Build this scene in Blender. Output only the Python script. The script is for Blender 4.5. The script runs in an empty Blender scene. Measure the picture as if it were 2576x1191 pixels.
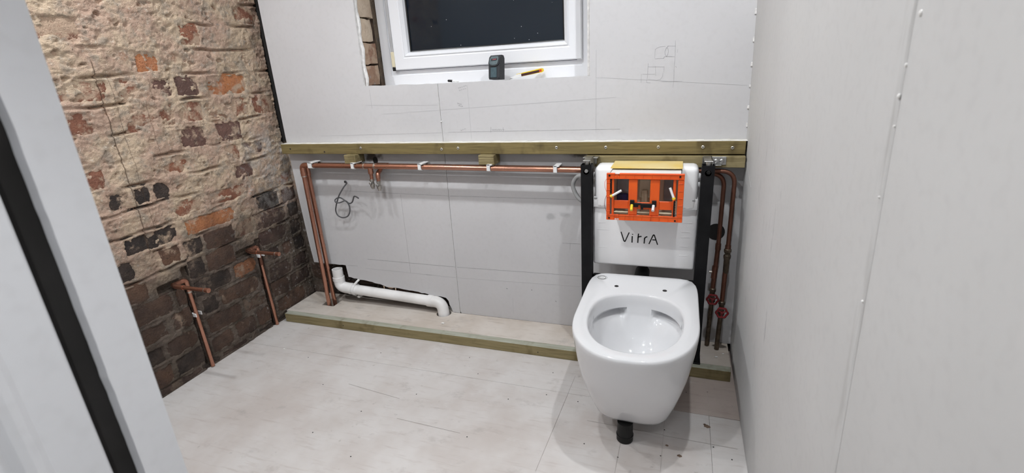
import bpy, bmesh, math, random
from mathutils import Vector, Matrix, noise as mnoise

sc = bpy.context.scene
col = sc.collection
random.seed(7)

# ------------------------------------------------------------------ camera
cam_d = bpy.data.cameras.new('camera')
cam_d.sensor_width = 36.0
cam_d.lens = 1222.87 * 36.0 / 2576.0
cam_d.clip_start = 0.02
cam_d.dof.use_dof = True
cam_d.dof.focus_distance = 1.9
cam_d.dof.aperture_fstop = 6.0
cam = bpy.data.objects.new('camera', cam_d)
col.objects.link(cam)
R0 = Vector((0.94676775, 0.31728084, -0.05443981))      # right
R1 = Vector((0.0545364, -0.32474956, -0.94422641))      # down
R2 = Vector((-0.31726425, 0.89099416, -0.32476577))     # forward
cam.matrix_world = Matrix(((R0.x, -R1.x, -R2.x, 0.0),
                           (R0.y, -R1.y, -R2.y, 0.0),
                           (R0.z, -R1.z, -R2.z, 1.15),
                           (0, 0, 0, 1)))
sc.camera = cam

# ------------------------------------------------------------------ world (night outside)
w = bpy.data.worlds.new('night')
sc.world = w
w.use_nodes = True
w.node_tree.nodes['Background'].inputs[0].default_value = (0.10, 0.14, 0.20, 1)
w.node_tree.nodes['Background'].inputs[1].default_value = 0.06

# ------------------------------------------------------------------ lights (recessed ceiling downlights; the last is added to brighten the near jamb) and exposure
LAMP_SPOTS = [(-1.60, 1.14), (-0.70, 1.17), (0.10, 1.15), (-1.55, 0.42), (-0.70, 0.42), (0.06, -0.22)]
LAMP_W = [16, 17, 22, 13, 18, 30]
LAMP_BEAM = [155, 155, 155, 155, 155, 80]
LAMP_COL = (0.955, 0.98, 1.0)
CEIL = 2.18
vs = sc.view_settings
vs.view_transform = 'Standard'
vs.look = 'None'
vs.gamma = 1.0
vs.use_curve_mapping = False
vs.exposure = 0.78
sc.cycles.max_bounces = 5
sc.cycles.diffuse_bounces = 4
sc.cycles.glossy_bounces = 2
sc.cycles.transmission_bounces = 3
sc.cycles.caustics_reflective = False
sc.cycles.caustics_refractive = False
sc.cycles.use_light_tree = False
sc.cycles.adaptive_threshold = 0.02

# ------------------------------------------------------------------ helpers
class MB:
    def __init__(s):
        s.v = []; s.f = []
    def add(s, verts, faces):
        o = len(s.v)
        s.v += [tuple(p) for p in verts]
        s.f += [tuple(i + o for i in f) for f in faces]
        return s
    def box(s, x0, x1, y0, y1, z0, z1, bev=0.0, seg=1):
        bm = bmesh.new()
        bmesh.ops.create_cube(bm, size=1.0)
        for v in bm.verts:
            v.co = Vector(((x0 + x1) / 2 + v.co.x * (x1 - x0), (y0 + y1) / 2 + v.co.y * (y1 - y0), (z0 + z1) / 2 + v.co.z * (z1 - z0)))
        if bev > 0:
            bmesh.ops.bevel(bm, geom=list(bm.edges), offset=bev, segments=seg, affect='EDGES', profile=0.5)
        s.bm(bm)
        return s
    def bm(s, bm):
        bm.verts.index_update()
        s.add([v.co[:] for v in bm.verts], [[v.index for v in f.verts] for f in bm.faces])
        bm.free()
    def tube(s, pts, r, n=12, cap=True, flat=None):
        pts = [Vector(p) for p in pts]
        rs = r if isinstance(r, (list, tuple)) else [r] * len(pts)
        rings = []
        t0 = (pts[1] - pts[0]).normalized()
        ref = Vector((0, 0, 1)) if abs(t0.z) < 0.9 else Vector((0, 1, 0))
        u = t0.cross(ref).normalized()
        for i, p in enumerate(pts):
            if i == 0: t = pts[1] - pts[0]
            elif i == len(pts) - 1: t = pts[-1] - pts[-2]
            else: t = (pts[i + 1] - pts[i]).normalized() + (pts[i] - pts[i - 1]).normalized()
            t.normalize()
            u = (u - t * u.dot(t)).normalized()
            v = t.cross(u)
            fl = flat or 1.0
            rings.append([p + u * math.cos(2 * math.pi * k / n) * rs[i] + v * math.sin(2 * math.pi * k / n) * rs[i] * fl for k in range(n)])
        vv = [q for ring in rings for q in ring]
        ff = []
        for i in range(len(pts) - 1):
            for k in range(n):
                a = i * n + k; b = i * n + (k + 1) % n
                ff.append((a, b, b + n, a + n))
        if cap:
            ff.append(tuple(reversed(range(n))))
            ff.append(tuple(range((len(pts) - 1) * n, len(pts) * n)))
        return s.add(vv, ff)
    def cyl(s, a, b, r, n=16, r2=None):
        return s.tube([a, b], [r, r if r2 is None else r2], n)
    def lathe(s, prof, c, axis='z', n=24, cap0=True, cap1=True):
        # prof: list of (radius, height along axis)
        vv = []
        for r, h in prof:
            for k in range(n):
                a = 2 * math.pi * k / n
                x, y = r * math.cos(a), r * math.sin(a)
                if axis == 'z': p = (c[0] + x, c[1] + y, c[2] + h)
                elif axis == 'y': p = (c[0] + x, c[1] + h, c[2] - y)
                else: p = (c[0] + h, c[1] + x, c[2] + y)
                vv.append(p)
        ff = []
        for i in range(len(prof) - 1):
            for k in range(n):
                a = i * n + k; b = i * n + (k + 1) % n
                ff.append((a, b, b + n, a + n))
        if cap0: ff.append(tuple(reversed(range(n))))
        if cap1: ff.append(tuple(range((len(prof) - 1) * n, len(prof) * n)))
        return s.add(vv, ff)
    def prism(s, poly, fn, d0, d1):
        # poly: 2D outline, fn(a, b, d) -> 3D point
        n = len(poly)
        vv = [fn(a, b, d0) for a, b in poly] + [fn(a, b, d1) for a, b in poly]
        ff = [tuple(range(n)), tuple(reversed(range(n, 2 * n)))]
        for i in range(n):
            j = (i + 1) % n
            ff.append((i, i + n, j + n, j))
        return s.add(vv, ff)
    def strip(s, pts, wd, y, th=0.0004):
        # flat drawn line in an x-z plane, facing -y
        for (a, b) in zip(pts, pts[1:]):
            d = Vector((b[0] - a[0], b[1] - a[1]))
            if d.length < 1e-6: continue
            d.normalize(); nrm = Vector((-d.y, d.x)) * wd / 2; e = d * wd * 0.3
            q = [(a[0] - e.x + nrm.x, a[1] - e.y + nrm.y), (b[0] + e.x + nrm.x, b[1] + e.y + nrm.y),
                 (b[0] + e.x - nrm.x, b[1] + e.y - nrm.y), (a[0] - e.x - nrm.x, a[1] - e.y - nrm.y)]
            s.prism(q, lambda x, z, dd: (x, dd, z), y - th, y + 0.0002)
        return s
    def mesh(s, name, smooth=None):
        me = bpy.data.meshes.new(name)
        me.from_pydata(s.v, [], s.f)
        bm = bmesh.new(); bm.from_mesh(me)
        bmesh.ops.recalc_face_normals(bm, faces=list(bm.faces))
        bm.to_mesh(me); bm.free()
        if smooth is not None:
            me.shade_smooth()
            me.set_sharp_from_angle(angle=math.radians(smooth))
        me.update()
        return me
    def build(s, name, m, parent=None, smooth=None):
        me = s.mesh(name, smooth)
        return obj(name, me, m, parent)

def obj(name, me, m, parent=None):
    if m is not None and not me.materials:
        me.materials.append(m)
    o = bpy.data.objects.new(name, me)
    col.objects.link(o)
    if parent is not None: o.parent = parent
    return o

def empty(name, loc=(0, 0, 0)):
    o = bpy.data.objects.new(name, None)
    o.empty_display_size = 0.05
    o.location = loc
    col.objects.link(o)
    return o

def tag(o, label=None, cat=None, group=None, kind=None):
    if label: o['label'] = label
    if cat: o['category'] = cat
    if group: o['group'] = group
    if kind: o['kind'] = kind
    return o

def fillet(pts, r, n=6):
    pts = [Vector(p) for p in pts]
    out = [pts[0]]
    for i in range(1, len(pts) - 1):
        p = pts[i]; a = (pts[i - 1] - p); b = (pts[i + 1] - p)
        rr = min(r, a.length * 0.49, b.length * 0.49)
        a.normalize(); b.normalize()
        p0 = p + a * rr; p1 = p + b * rr
        for k in range(n + 1):
            t = k / n
            out.append((1 - t) ** 2 * p0 + 2 * t * (1 - t) * p + t * t * p1)
    out.append(pts[-1])
    return out

def smoothpath(pts, n=4):
    P = [Vector(p) for p in pts]
    out = []
    for i in range(len(P) - 1):
        p0 = P[max(i - 1, 0)]; p1 = P[i]; p2 = P[i + 1]; p3 = P[min(i + 2, len(P) - 1)]
        for k in range(n):
            t = k / n
            out.append(0.5 * ((2 * p1) + (p2 - p0) * t + (2 * p0 - 5 * p1 + 4 * p2 - p3) * t * t + (3 * p1 - p0 - 3 * p2 + p3) * t ** 3))
    out.append(P[-1])
    return out

def sstep(a, b, x):
    t = max(0.0, min(1.0, (x - a) / (b - a)))
    return t * t * (3 - 2 * t)

# ------------------------------------------------------------------ materials
class NT:
    def __init__(s, name):
        s.m = bpy.data.materials.new(name); s.m.use_nodes = True
        s.t = s.m.node_tree
        s.b = s.t.nodes['Principled BSDF']
        s.geo = s.t.nodes.new('ShaderNodeNewGeometry')
        s.tc = s.t.nodes.new('ShaderNodeTexCoord')
    def link(s, a, b): s.t.links.new(a, b)
    def val(s, sock, v):
        if hasattr(v, 'is_output') or isinstance(v, bpy.types.NodeSocket): s.link(v, sock)
        else: sock.default_value = v
    def mapping(s, vec, scale=(1, 1, 1), rot=(0, 0, 0), loc=(0, 0, 0)):
        n = s.t.nodes.new('ShaderNodeMapping')
        n.inputs['Scale'].default_value = scale; n.inputs['Rotation'].default_value = rot; n.inputs['Location'].default_value = loc
        s.link(vec, n.inputs['Vector']); return n.outputs[0]
    def noise(s, vec, scale, detail=4, rough=0.55, dist=0.0):
        n = s.t.nodes.new('ShaderNodeTexNoise')
        n.inputs['Scale'].default_value = scale; n.inputs['Detail'].default_value = detail
        n.inputs['Roughness'].default_value = rough; n.inputs['Distortion'].default_value = dist
        s.link(vec, n.inputs['Vector']); return n.outputs['Fac']
    def voronoi(s, vec, scale, rnd=1.0):
        n = s.t.nodes.new('ShaderNodeTexVoronoi'); n.inputs['Scale'].default_value = scale
        n.inputs['Randomness'].default_value = rnd
        s.link(vec, n.inputs['Vector']); return n.outputs['Distance']
    def remap(s, v, a, b, c=0.0, d=1.0, smooth=True):
        n = s.t.nodes.new('ShaderNodeMapRange')
        n.interpolation_type = 'SMOOTHSTEP' if smooth else 'LINEAR'
        s.link(v, n.inputs[0])
        for i, x in enumerate((a, b, c, d)): n.inputs[i + 1].default_value = x
        return n.outputs[0]
    def math(s, op, a, b=0.0):
        n = s.t.nodes.new('ShaderNodeMath'); n.operation = op
        s.val(n.inputs[0], a); s.val(n.inputs[1], b); return n.outputs[0]
    def mix(s, f, a, b):
        n = s.t.nodes.new('ShaderNodeMix'); n.data_type = 'RGBA'
        s.val(n.inputs[0], f)
        for sock, v in ((n.inputs[6], a), (n.inputs[7], b)):
            if isinstance(v, bpy.types.NodeSocket): s.link(v, sock)
            else: sock.default_value = (v[0], v[1], v[2], 1)
        return n.outputs[2]
    def sep(s, vec):
        n = s.t.nodes.new('ShaderNodeSeparateXYZ'); s.link(vec, n.inputs[0]); return n.outputs
    def bump(s, h, strength=0.3, dist=0.01):
        n = s.t.nodes.new('ShaderNodeBump'); n.inputs['Strength'].default_value = strength
        n.inputs['Distance'].default_value = dist
        s.link(h, n.inputs['Height']); s.link(n.outputs[0], s.b.inputs['Normal'])
    def base(s, c):
        if isinstance(c, bpy.types.NodeSocket): s.link(c, s.b.inputs['Base Color'])
        else: s.b.inputs['Base Color'].default_value = (c[0], c[1], c[2], 1)
    def set(s, rough=None, metal=None, spec=None, **k):
        if rough is not None: s.val(s.b.inputs['Roughness'], rough)
        if metal is not None: s.b.inputs['Metallic'].default_value = metal
        if spec is not None: s.b.inputs['Specular IOR Level'].default_value = spec
        for kk, v in k.items(): s.b.inputs[kk.replace('_', ' ')].default_value = v
        return s.m

def simple(name, c1, c2=None, scale=20, rough=0.5, metal=0.0, bump=0.0, stretch=(1, 1, 1), spec=None, bdist=0.002):
    t = NT(name)
    v = t.mapping(t.geo.outputs['Position'], stretch)
    n = t.noise(v, scale, 2)
    t.base(t.mix(t.remap(n, 0.3, 0.7), c1, c2 or [x * 0.85 for x in c1]))
    if bump: t.bump(n, bump, bdist)
    return t.set(rough, metal, spec)

def m_board(name, c1, c2, smudge=False, scorch=False):
    t = NT(name); P = t.geo.outputs['Position']
    n1 = t.noise(P, 2.2, 2); n2 = t.noise(P, 60, 1)
    c = t.mix(t.remap(n1, 0.3, 0.7), c1, c2)
    c = t.mix(t.remap(n2, 0.45, 0.8, 0, 0.12), c, (0.42, 0.41, 0.41))
    if smudge:
        v = t.mapping(P, (1, 9, 1.6)); s1 = t.noise(v, 4.5, 3)
        xyz = t.sep(P)
        my = t.math('MULTIPLY', t.remap(xyz[1], 1.08, 1.25), t.remap(xyz[1], 1.72, 1.5))
        mz = t.math('MULTIPLY', t.remap(xyz[2], 0.2, 0.4), t.remap(xyz[2], 1.1, 0.9))
        mm = t.math('MULTIPLY', my, mz)
        c = t.mix(t.math('MULTIPLY', t.remap(s1, 0.60, 0.74, 0, 0.55), mm), c, (0.25, 0.25, 0.27))
        # scuffed board joint
        jd = t.math('ABSOLUTE', t.math('SUBTRACT', xyz[1], 0.642))
        jn = t.noise(t.mapping(P, (1, 30, 3)), 3, 3)
        c = t.mix(t.math('MULTIPLY', t.remap(jd, 0.022, 0.0, 0, 0.5), t.remap(jn, 0.4, 0.7)), c, (0.36, 0.35, 0.34))
    if scorch:
        # soldering scorch marks and grey hand smudges on the back boards
        nn = t.noise(P, 30, 2)
        for (cx, cz, rx, rz, am, colr) in ((-1.335, 0.805, 0.055, 0.026, 0.92, (0.05, 0.035, 0.025)), (-0.375, 0.82, 0.06, 0.018, 0.8, (0.06, 0.045, 0.03)), (-0.50, 0.555, 0.03, 0.022, 0.42, (0.22, 0.22, 0.23)), (-0.44, 0.565, 0.025, 0.014, 0.35, (0.22, 0.22, 0.23))):
            v = t.mapping(P, (1 / rx, 0, 1 / rz), (0, 0, 0), (-cx / rx, 0, -cz / rz))
            vl = t.t.nodes.new('ShaderNodeVectorMath'); vl.operation = 'LENGTH'; t.link(v, vl.inputs[0])
            dd = t.math('ADD', vl.outputs['Value'], t.math('MULTIPLY', t.math('SUBTRACT', nn, 0.5), 1.6))
            c = t.mix(t.remap(dd, 1.1, 0.35, 0, am), c, colr)
    t.base(c)
    return t.set(0.85, spec=0.25)

M_BOARD = m_board('plasterboard_paper', (0.57, 0.565, 0.575), (0.535, 0.53, 0.54), scorch=True)
M_BOARD_R = m_board('plasterboard_paper_scuffed', (0.60, 0.595, 0.59), (0.56, 0.555, 0.55), True)
M_BOARD_J = m_board('plasterboard_paper_pale', (0.67, 0.675, 0.695), (0.64, 0.645, 0.665))
M_GYPSUM = simple('gypsum_core', (0.78, 0.77, 0.76), (0.6, 0.59, 0.58), 60, 0.95, bump=0.5)
M_CEIL = simple('bare_ceiling_board', (0.42, 0.42, 0.42), (0.38, 0.38, 0.38), 3, 0.9)
M_PENCIL = simple('pencil_line', (0.27, 0.27, 0.28), (0.36, 0.36, 0.37), 90, 0.7)
M_PENCIL_F = simple('faint_pencil_line', (0.40, 0.40, 0.41), (0.46, 0.46, 0.47), 60, 0.7)
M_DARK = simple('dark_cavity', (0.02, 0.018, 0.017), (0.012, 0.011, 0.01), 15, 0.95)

def m_ply(name, a, b, c3):
    t = NT(name); P = t.geo.outputs['Position']
    big = t.noise(P, 3.0, 4, 0.6)
    gr = t.noise(t.mapping(P, (1.2, 9, 1)), 7, 3, 0.65)
    c = t.mix(t.remap(big, 0.35, 0.68), a, b)
    c = t.mix(t.remap(gr, 0.52, 0.78, 0, 0.5), c, c3)
    sp = t.noise(P, 26, 3)
    c = t.mix(t.remap(sp, 0.66, 0.78, 0, 0.45), c, (0.26, 0.24, 0.225))
    wh = t.noise(t.mapping(P, (1, 1.7, 1)), 5.5, 4, 0.7)
    c = t.mix(t.remap(wh, 0.60, 0.75, 0, 0.35), c, (0.66, 0.655, 0.65))
    sm_ = t.noise(t.mapping(P, (1, 1.4, 1)), 9, 4, 0.7)
    c = t.mix(t.remap(sm_, 0.56, 0.74, 0, 0.42), c, (0.34, 0.315, 0.30))
    t.base(c); t.bump(gr, 0.12, 0.002)
    return t.set(t.remap(big, 0.3, 0.7, 0.5, 0.72), spec=0.3)

M_PLY = m_ply('dusty_plywood', (0.59, 0.57, 0.558), (0.49, 0.45, 0.427), (0.40, 0.35, 0.325))
M_PLY_B = m_ply('brown_plywood', (0.47, 0.405, 0.37), (0.39, 0.325, 0.29), (0.29, 0.235, 0.205))
M_PLY2 = m_ply('pale_plywood', (0.60, 0.555, 0.51), (0.48, 0.42, 0.365), (0.36, 0.30, 0.25))

def m_timber(name, a, b, dark, ax='x'):
    t = NT(name); P = t.geo.outputs['Position']
    st = {'x': (1.5, 14, 22), 'y': (14, 1.5, 22)}[ax]
    g = t.noise(t.mapping(P, st), 4, 5, 0.6, 0.6)
    kn = t.noise(t.mapping(P, (5, 3, 3)), 2.4, 3)
    c = t.mix(t.remap(g, 0.3, 0.7), a, b)
    c = t.mix(t.remap(kn, 0.54, 0.72, 0, 0.75), c, dark)
    fine = t.noise(t.mapping(P, {'x': (3, 40, 70), 'y': (40, 3, 70)}[ax]), 4, 4)
    c = t.mix(t.remap(fine, 0.5, 0.75, 0, 0.5), c, dark)
    t.base(c); t.bump(g, 0.2, 0.002)
    return t.set(0.75, spec=0.25)

M_TIMBER = m_timber('treated_timber', (0.225, 0.175, 0.075), (0.165, 0.13, 0.055), (0.07, 0.052, 0.022))
M_TIMBER2 = m_timber('pale_treated_timber', (0.30, 0.25, 0.135), (0.22, 0.18, 0.09), (0.12, 0.09, 0.04))
M_TIMBER_G = m_timber('grey_green_timber', (0.40, 0.41, 0.35), (0.33, 0.335, 0.27), (0.17, 0.16, 0.10))
M_TIMBER_TOP = simple('plaster_dusted_timber', (0.74, 0.73, 0.70), (0.62, 0.60, 0.54), 25, 0.9)
M_STEEL = simple('zinc_steel', (0.55, 0.55, 0.54), (0.38, 0.38, 0.37), 40, 0.35, 0.9)
M_SCREW = simple('screw_zinc', (0.62, 0.6, 0.54), (0.4, 0.38, 0.33), 90, 0.35, 0.8)

def m_copper(name, a, b, tarn, rough):
    t = NT(name); P = t.geo.outputs['Position']
    n = t.noise(P, 9, 3); n2 = t.noise(P, 4, 2)
    c = t.mix(t.remap(n, 0.35, 0.7), a, b)
    c = t.mix(t.remap(n2, 0.5, 0.75, 0, 0.6), c, tarn)
    t.base(c)
    return t.set(t.remap(n, 0.3, 0.7, rough, rough + 0.15), 0.9)

M_CU = m_copper('copper', (0.54, 0.275, 0.195), (0.47, 0.225, 0.155), (0.34, 0.155, 0.105), 0.2)
M_CU_OLD = m_copper('tarnished_copper', (0.21, 0.095, 0.066), (0.15, 0.072, 0.05), (0.08, 0.05, 0.038), 0.45)
M_SOLDER = simple('solder_silver', (0.68, 0.63, 0.57), (0.45, 0.36, 0.3), 60, 0.3, 0.9)
M_BRASS = simple('dull_chromed_brass', (0.50, 0.47, 0.43), (0.3, 0.28, 0.25), 60, 0.35, 0.85)
M_BRASS_D = simple('dull_bronze', (0.16, 0.12, 0.085), (0.09, 0.07, 0.05), 60, 0.45, 0.7)
M_WPLAST = simple('white_plastic', (0.78, 0.78, 0.78), (0.72, 0.72, 0.72), 12, 0.35)
M_PVC = simple('white_pvc_pipe', (0.84, 0.835, 0.835), (0.70, 0.69, 0.68), 10, 0.4)
M_UPVC = simple('upvc_frame', (0.76, 0.77, 0.80), (0.73, 0.74, 0.77), 3, 0.35)
M_GREYPL = simple('grey_plastic', (0.30, 0.30, 0.30), (0.24, 0.24, 0.24), 30, 0.5)
M_CABLE = simple('grey_cable', (0.085, 0.085, 0.09), (0.06, 0.06, 0.065), 30, 0.5)
M_BLACK = simple('black_powder_coat', (0.006, 0.006, 0.007), (0.009, 0.009, 0.010), 30, 0.55, spec=0.18)
M_BLACKPL = simple('black_plastic', (0.006, 0.006, 0.006), (0.009, 0.009, 0.009), 30, 0.35, spec=0.3)
M_CREAM = simple('cream_plastic', (0.66, 0.60, 0.44), (0.6, 0.54, 0.38), 20, 0.5)
M_ORANGE = simple('orange_plastic', (0.80, 0.115, 0.012), (0.72, 0.09, 0.01), 10, 0.38)
M_YELLOW = simple('yellow_foil', (0.70, 0.50, 0.13), (0.72, 0.58, 0.28), 9, 0.5)
M_YELPL = simple('yellow_plastic', (0.80, 0.60, 0.03), (0.75, 0.52, 0.02), 20, 0.35)
M_RED = simple('red_painted_metal', (0.20, 0.012, 0.016), (0.13, 0.01, 0.012), 30, 0.45)
M_NAVY = simple('navy_plastic', (0.02, 0.02, 0.09), None, 20, 0.4)
M_TANS = simple('tan_cardboard', (0.72, 0.54, 0.40), (0.62, 0.46, 0.33), 14, 0.6)
M_CRUMB = simple('plaster_crumb', (0.8, 0.79, 0.77), (0.7, 0.69, 0.67), 80, 0.95)

def m_ceramic():
    t = NT('white_ceramic')
    t.base((0.69, 0.695, 0.71))
    t.set(0.07, spec=0.55)
    return t.m
M_CER = m_ceramic()

def m_foam():
    t = NT('white_polystyrene'); P = t.geo.outputs['Position']
    v = t.voronoi(P, 260)
    t.base(t.mix(t.remap(t.noise(P, 5, 3), 0.35, 0.7), (0.86, 0.86, 0.865), (0.80, 0.80, 0.81)))
    t.bump(v, 0.15, 0.001)
    return t.set(0.6, spec=0.35)
M_FOAM = m_foam()

def m_tank():
    t = NT('translucent_white_tank')
    t.base((0.84, 0.84, 0.845))
    t.set(0.35)
    return t.m
M_TANK = m_tank()

def m_clear(name, c, tr):
    t = NT(name); t.base(c); t.set(0.25); t.b.inputs['Transmission Weight'].default_value = tr
    return t.m
M_CLEAR = m_clear('clear_smoked_plastic', (0.86, 0.76, 0.62), 0.75)

def m_glass():
    t = NT('night_window_glass')
    P = t.geo.outputs['Position']
    v = t.voronoi(P, 30); n = t.noise(P, 9, 2)
    speck = t.math('MULTIPLY', t.remap(v, 0.046, 0.034), t.remap(n, 0.42, 0.5))
    t.base(t.mix(speck, (0.006, 0.0115, 0.019), (0.6, 0.62, 0.65)))
    return t.set(t.math('ADD', t.math('MULTIPLY', speck, 0.5), 0.03), spec=0.4)
M_GLASS = m_glass()

# ---- shared staining of the brick wall (soot at the foot, lime bloom, rusty drip lines)
def wall_finish(t, c, soot_amt=0.8, sa=(0.030, 0.024, 0.021), sb=(0.075, 0.055, 0.045)):
    P = t.geo.outputs['Position']; xyz = t.sep(P)
    n = t.noise(P, 5, 5, 0.6)
    lime_n = t.noise(P, 16, 5, 0.65)
    ly = t.math('MULTIPLY', t.remap(xyz[1], 1.62, 1.85), t.math('MULTIPLY', t.remap(xyz[2], 0.45, 0.75), t.remap(xyz[2], 1.0, 0.85)))
    c = t.mix(t.math('MULTIPLY', ly, t.remap(lime_n, 0.42, 0.60, 0, 0.8)), c, (0.47, 0.45, 0.43))
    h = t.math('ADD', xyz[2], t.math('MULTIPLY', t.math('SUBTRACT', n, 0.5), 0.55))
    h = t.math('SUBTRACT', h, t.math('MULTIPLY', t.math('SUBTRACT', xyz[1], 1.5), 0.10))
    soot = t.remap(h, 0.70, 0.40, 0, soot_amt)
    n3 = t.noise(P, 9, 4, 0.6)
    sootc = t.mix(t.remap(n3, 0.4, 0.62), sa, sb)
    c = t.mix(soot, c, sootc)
    ef = t.noise(P, 42, 4, 0.7)
    c = t.mix(t.math('MULTIPLY', t.remap(ef, 0.57, 0.70, 0, 0.7), t.remap(xyz[1], 1.35, 1.75)), c, (0.34, 0.32, 0.30))
    wob = t.math('MULTIPLY', t.math('SUBTRACT', t.noise(t.mapping(P, (0, 0, 1)), 7, 3), 0.5), 0.014)
    for y0, za, zb, wd, am in ((1.187, 0.58, 1.24, 0.0032, 0.7), (1.226, 0.62, 1.2, 0.002, 0.45), (1.328, 0.85, 1.1, 0.0018, 0.5)):
        d = t.math('ABSOLUTE', t.math('SUBTRACT', t.math('ADD', xyz[1], wob), y0))
        k = t.math('MULTIPLY', t.remap(d, wd, wd * 0.3, 0, am), t.math('MULTIPLY', t.remap(xyz[2], za - 0.03, za), t.remap(xyz[2], zb + 0.03, zb)))
        c = t.mix(k, c, (0.07, 0.04, 0.025))
    return c

def m_mortar():
    t = NT('old_lime_plaster'); P = t.geo.outputs['Position']
    n1 = t.noise(P, 7, 5, 0.62); n2 = t.noise(P, 23, 5, 0.65); n3 = t.noise(P, 90, 3)
    c = t.mix(t.remap(n1, 0.40, 0.60), (0.54, 0.42, 0.305), (0.455, 0.32, 0.245))
    c = t.mix(t.remap(n2, 0.48, 0.66, 0, 0.75), c, (0.31, 0.265, 0.215))
    c = t.mix(t.remap(t.noise(P, 34, 4, 0.75), 0.60, 0.70, 0, 0.7), c, (0.13, 0.095, 0.07))
    c = t.mix(t.remap(t.noise(P, 11, 5, 0.7), 0.58, 0.72, 0, 0.6), c, (0.33, 0.17, 0.11))
    c = t.mix(t.remap(n3, 0.6, 0.72, 0, 0.6), c, (0.64, 0.56, 0.47))
    t.base(wall_finish(t, c, 0.90, (0.040, 0.033, 0.029), (0.092, 0.075, 0.064)))
    hgt = t.math('ADD', t.math('MULTIPLY', n2, 0.4), t.math('MULTIPLY', t.noise(P, 75, 4, 0.8), 0.8))
    t.bump(hgt, 1.0, 0.010)
    return t.set(0.92, spec=0.2)
M_MORTAR = m_mortar()

def m_brick(name, a, b, dark, res, soot=0.8, stained=True):
    t = NT(name); P = t.geo.outputs['Position']
    oi = t.t.nodes.new('ShaderNodeObjectInfo')
    n1 = t.noise(P, 14, 5, 0.62); n2 = t.noise(P, 30, 5, 0.65)
    c = t.mix(t.remap(n1, 0.35, 0.65), a, b)
    c = t.mix(t.math('MULTIPLY', oi.outputs['Random'], 0.45), c, dark)
    c = t.mix(t.remap(n2, 0.55, 0.7, 0, 0.6), c, dark)
    r = t.noise(P, 8.5, 6, 0.68)
    c = t.mix(t.remap(r, res + 0.06, res - 0.04, 0, 0.92), c, (0.50, 0.37, 0.27))
    t.base(wall_finish(t, c, soot) if stained else c)
    t.bump(t.math('ADD', n2, t.math('MULTIPLY', t.noise(P, 85, 4, 0.8), 0.9)), 1.0, 0.009)
    return t.set(0.88, spec=0.25)

M_BR = {
 'red':    m_brick('red_brick', (0.33, 0.145, 0.09), (0.26, 0.115, 0.075), (0.14, 0.065, 0.048), 0.50),
 'orange': m_brick('orange_brick', (0.50, 0.205, 0.085), (0.45, 0.19, 0.095), (0.30, 0.125, 0.065), 0.45, 0.5),
 'purple': m_brick('purple_brown_brick', (0.145, 0.082, 0.068), (0.20, 0.11, 0.088), (0.075, 0.05, 0.043), 0.42),
 'black':  m_brick('burnt_black_brick', (0.035, 0.030, 0.029), (0.075, 0.056, 0.048), (0.022, 0.020, 0.020), 0.38),
 'cream':  m_brick('cream_limewashed_brick', (0.74, 0.62, 0.49), (0.66, 0.53, 0.40), (0.50, 0.37, 0.27), 0.30, stained=False),
 'brown':  m_brick('sooty_brown_brick', (0.20, 0.108, 0.068), (0.12, 0.07, 0.052), (0.048, 0.036, 0.031), 0.35, 0.55),
 'skim':   m_brick('plaster_skimmed_brick', (0.34, 0.195, 0.135), (0.40, 0.28, 0.20), (0.26, 0.15, 0.10), 0.48),
}

# ================================================================== STRUCTURE
XL, XR, YB, YF = -1.872, 0.239, 1.905, 0.283

# ---- floor: sub-deck with plywood sheets
fl = MB().box(-1.95, 0.35, -0.9, 2.1, -0.06, -0.0185).build('floor', M_DARK)
tag(fl, kind='structure')
def sheet(x0, x1, y0, y1, dz=0.0, mt=None):
    MB().box(x0 + 0.0003, x1 - 0.0003, y0 + 0.0003, y1 - 0.0003, -0.018, dz, 0.0007).build('plywood_sheet', mt or M_PLY, fl)
SEAM = 1.489
sheet(-1.90, 0.03, SEAM, 2.0); sheet(0.03, 0.30, SEAM, 2.0, 0.0004, M_PLY_B)
sheet(-1.90, 0.143, 0.25, SEAM, -0.0006); sheet(0.143, 0.30, 0.25, SEAM, -0.0009)
sheet(-1.90, -0.6, -0.9, 0.25); sheet(-0.6, 0.30, -0.9, 0.25)
sm = MB().lathe([(0.0022, 0.0), (0.0018, 0.0006)], (0, 0, 0), 'z', 8).mesh('screw_head')
sm.materials.append(M_DARK)
for (x, y) in [(0.143, 1.62), (0.128, 1.44), (0.15, 1.34), (0.002, 1.38), (-0.005, 1.26), (-0.13, 1.22), (-0.24, 1.25), (-0.30, 1.45), (-0.18, 1.52),
               (-0.43, 1.60), (-0.42, 1.46), (-0.55, 1.40), (-0.72, 1.52), (-0.9, 1.34), (-1.05, 1.2), (-0.62, 1.18), (-0.8, 1.62), (-1.2, 1.56), (-1.3, 1.3), (-1.15, 1.06), (-0.95, 1.0), (-0.45, 1.02), (0.07, 1.60), (0.2, 1.3), (-1.5, 1.45)]:
    o = obj('screw_head', sm, M_DARK, fl); o.location = (x, y, 0.0)
mb = MB()
def fline(x0, y0, x1, y1, wd=0.0008):
    d = Vector((x1 - x0, y1 - y0)).normalized(); nn = Vector((-d.y, d.x)) * wd / 2
    mb.prism([(x0 + nn.x, y0 + nn.y), (x1 + nn.x, y1 + nn.y), (x1 - nn.x, y1 - nn.y), (x0 - nn.x, y0 - nn.y)], lambda a, b, dd: (a, b, dd), 0.0001, 0.0006)
for a in [(0.143, 1.68, 0.143, 1.495), (0.002, 1.49, -0.004, 1.15), (-0.128, 1.40, -0.132, 1.12), (-0.34, 1.6, -0.36, 1.1), (-1.7, 1.62, -1.45, 1.615), (-0.9, 1.2, -0.65, 1.19), (-1.2, 1.33, -0.95, 1.30), (-0.25, 1.36, 0.0, 1.355), (0.0, 1.352, 0.22, 1.35)]:
    fline(*a)
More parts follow.
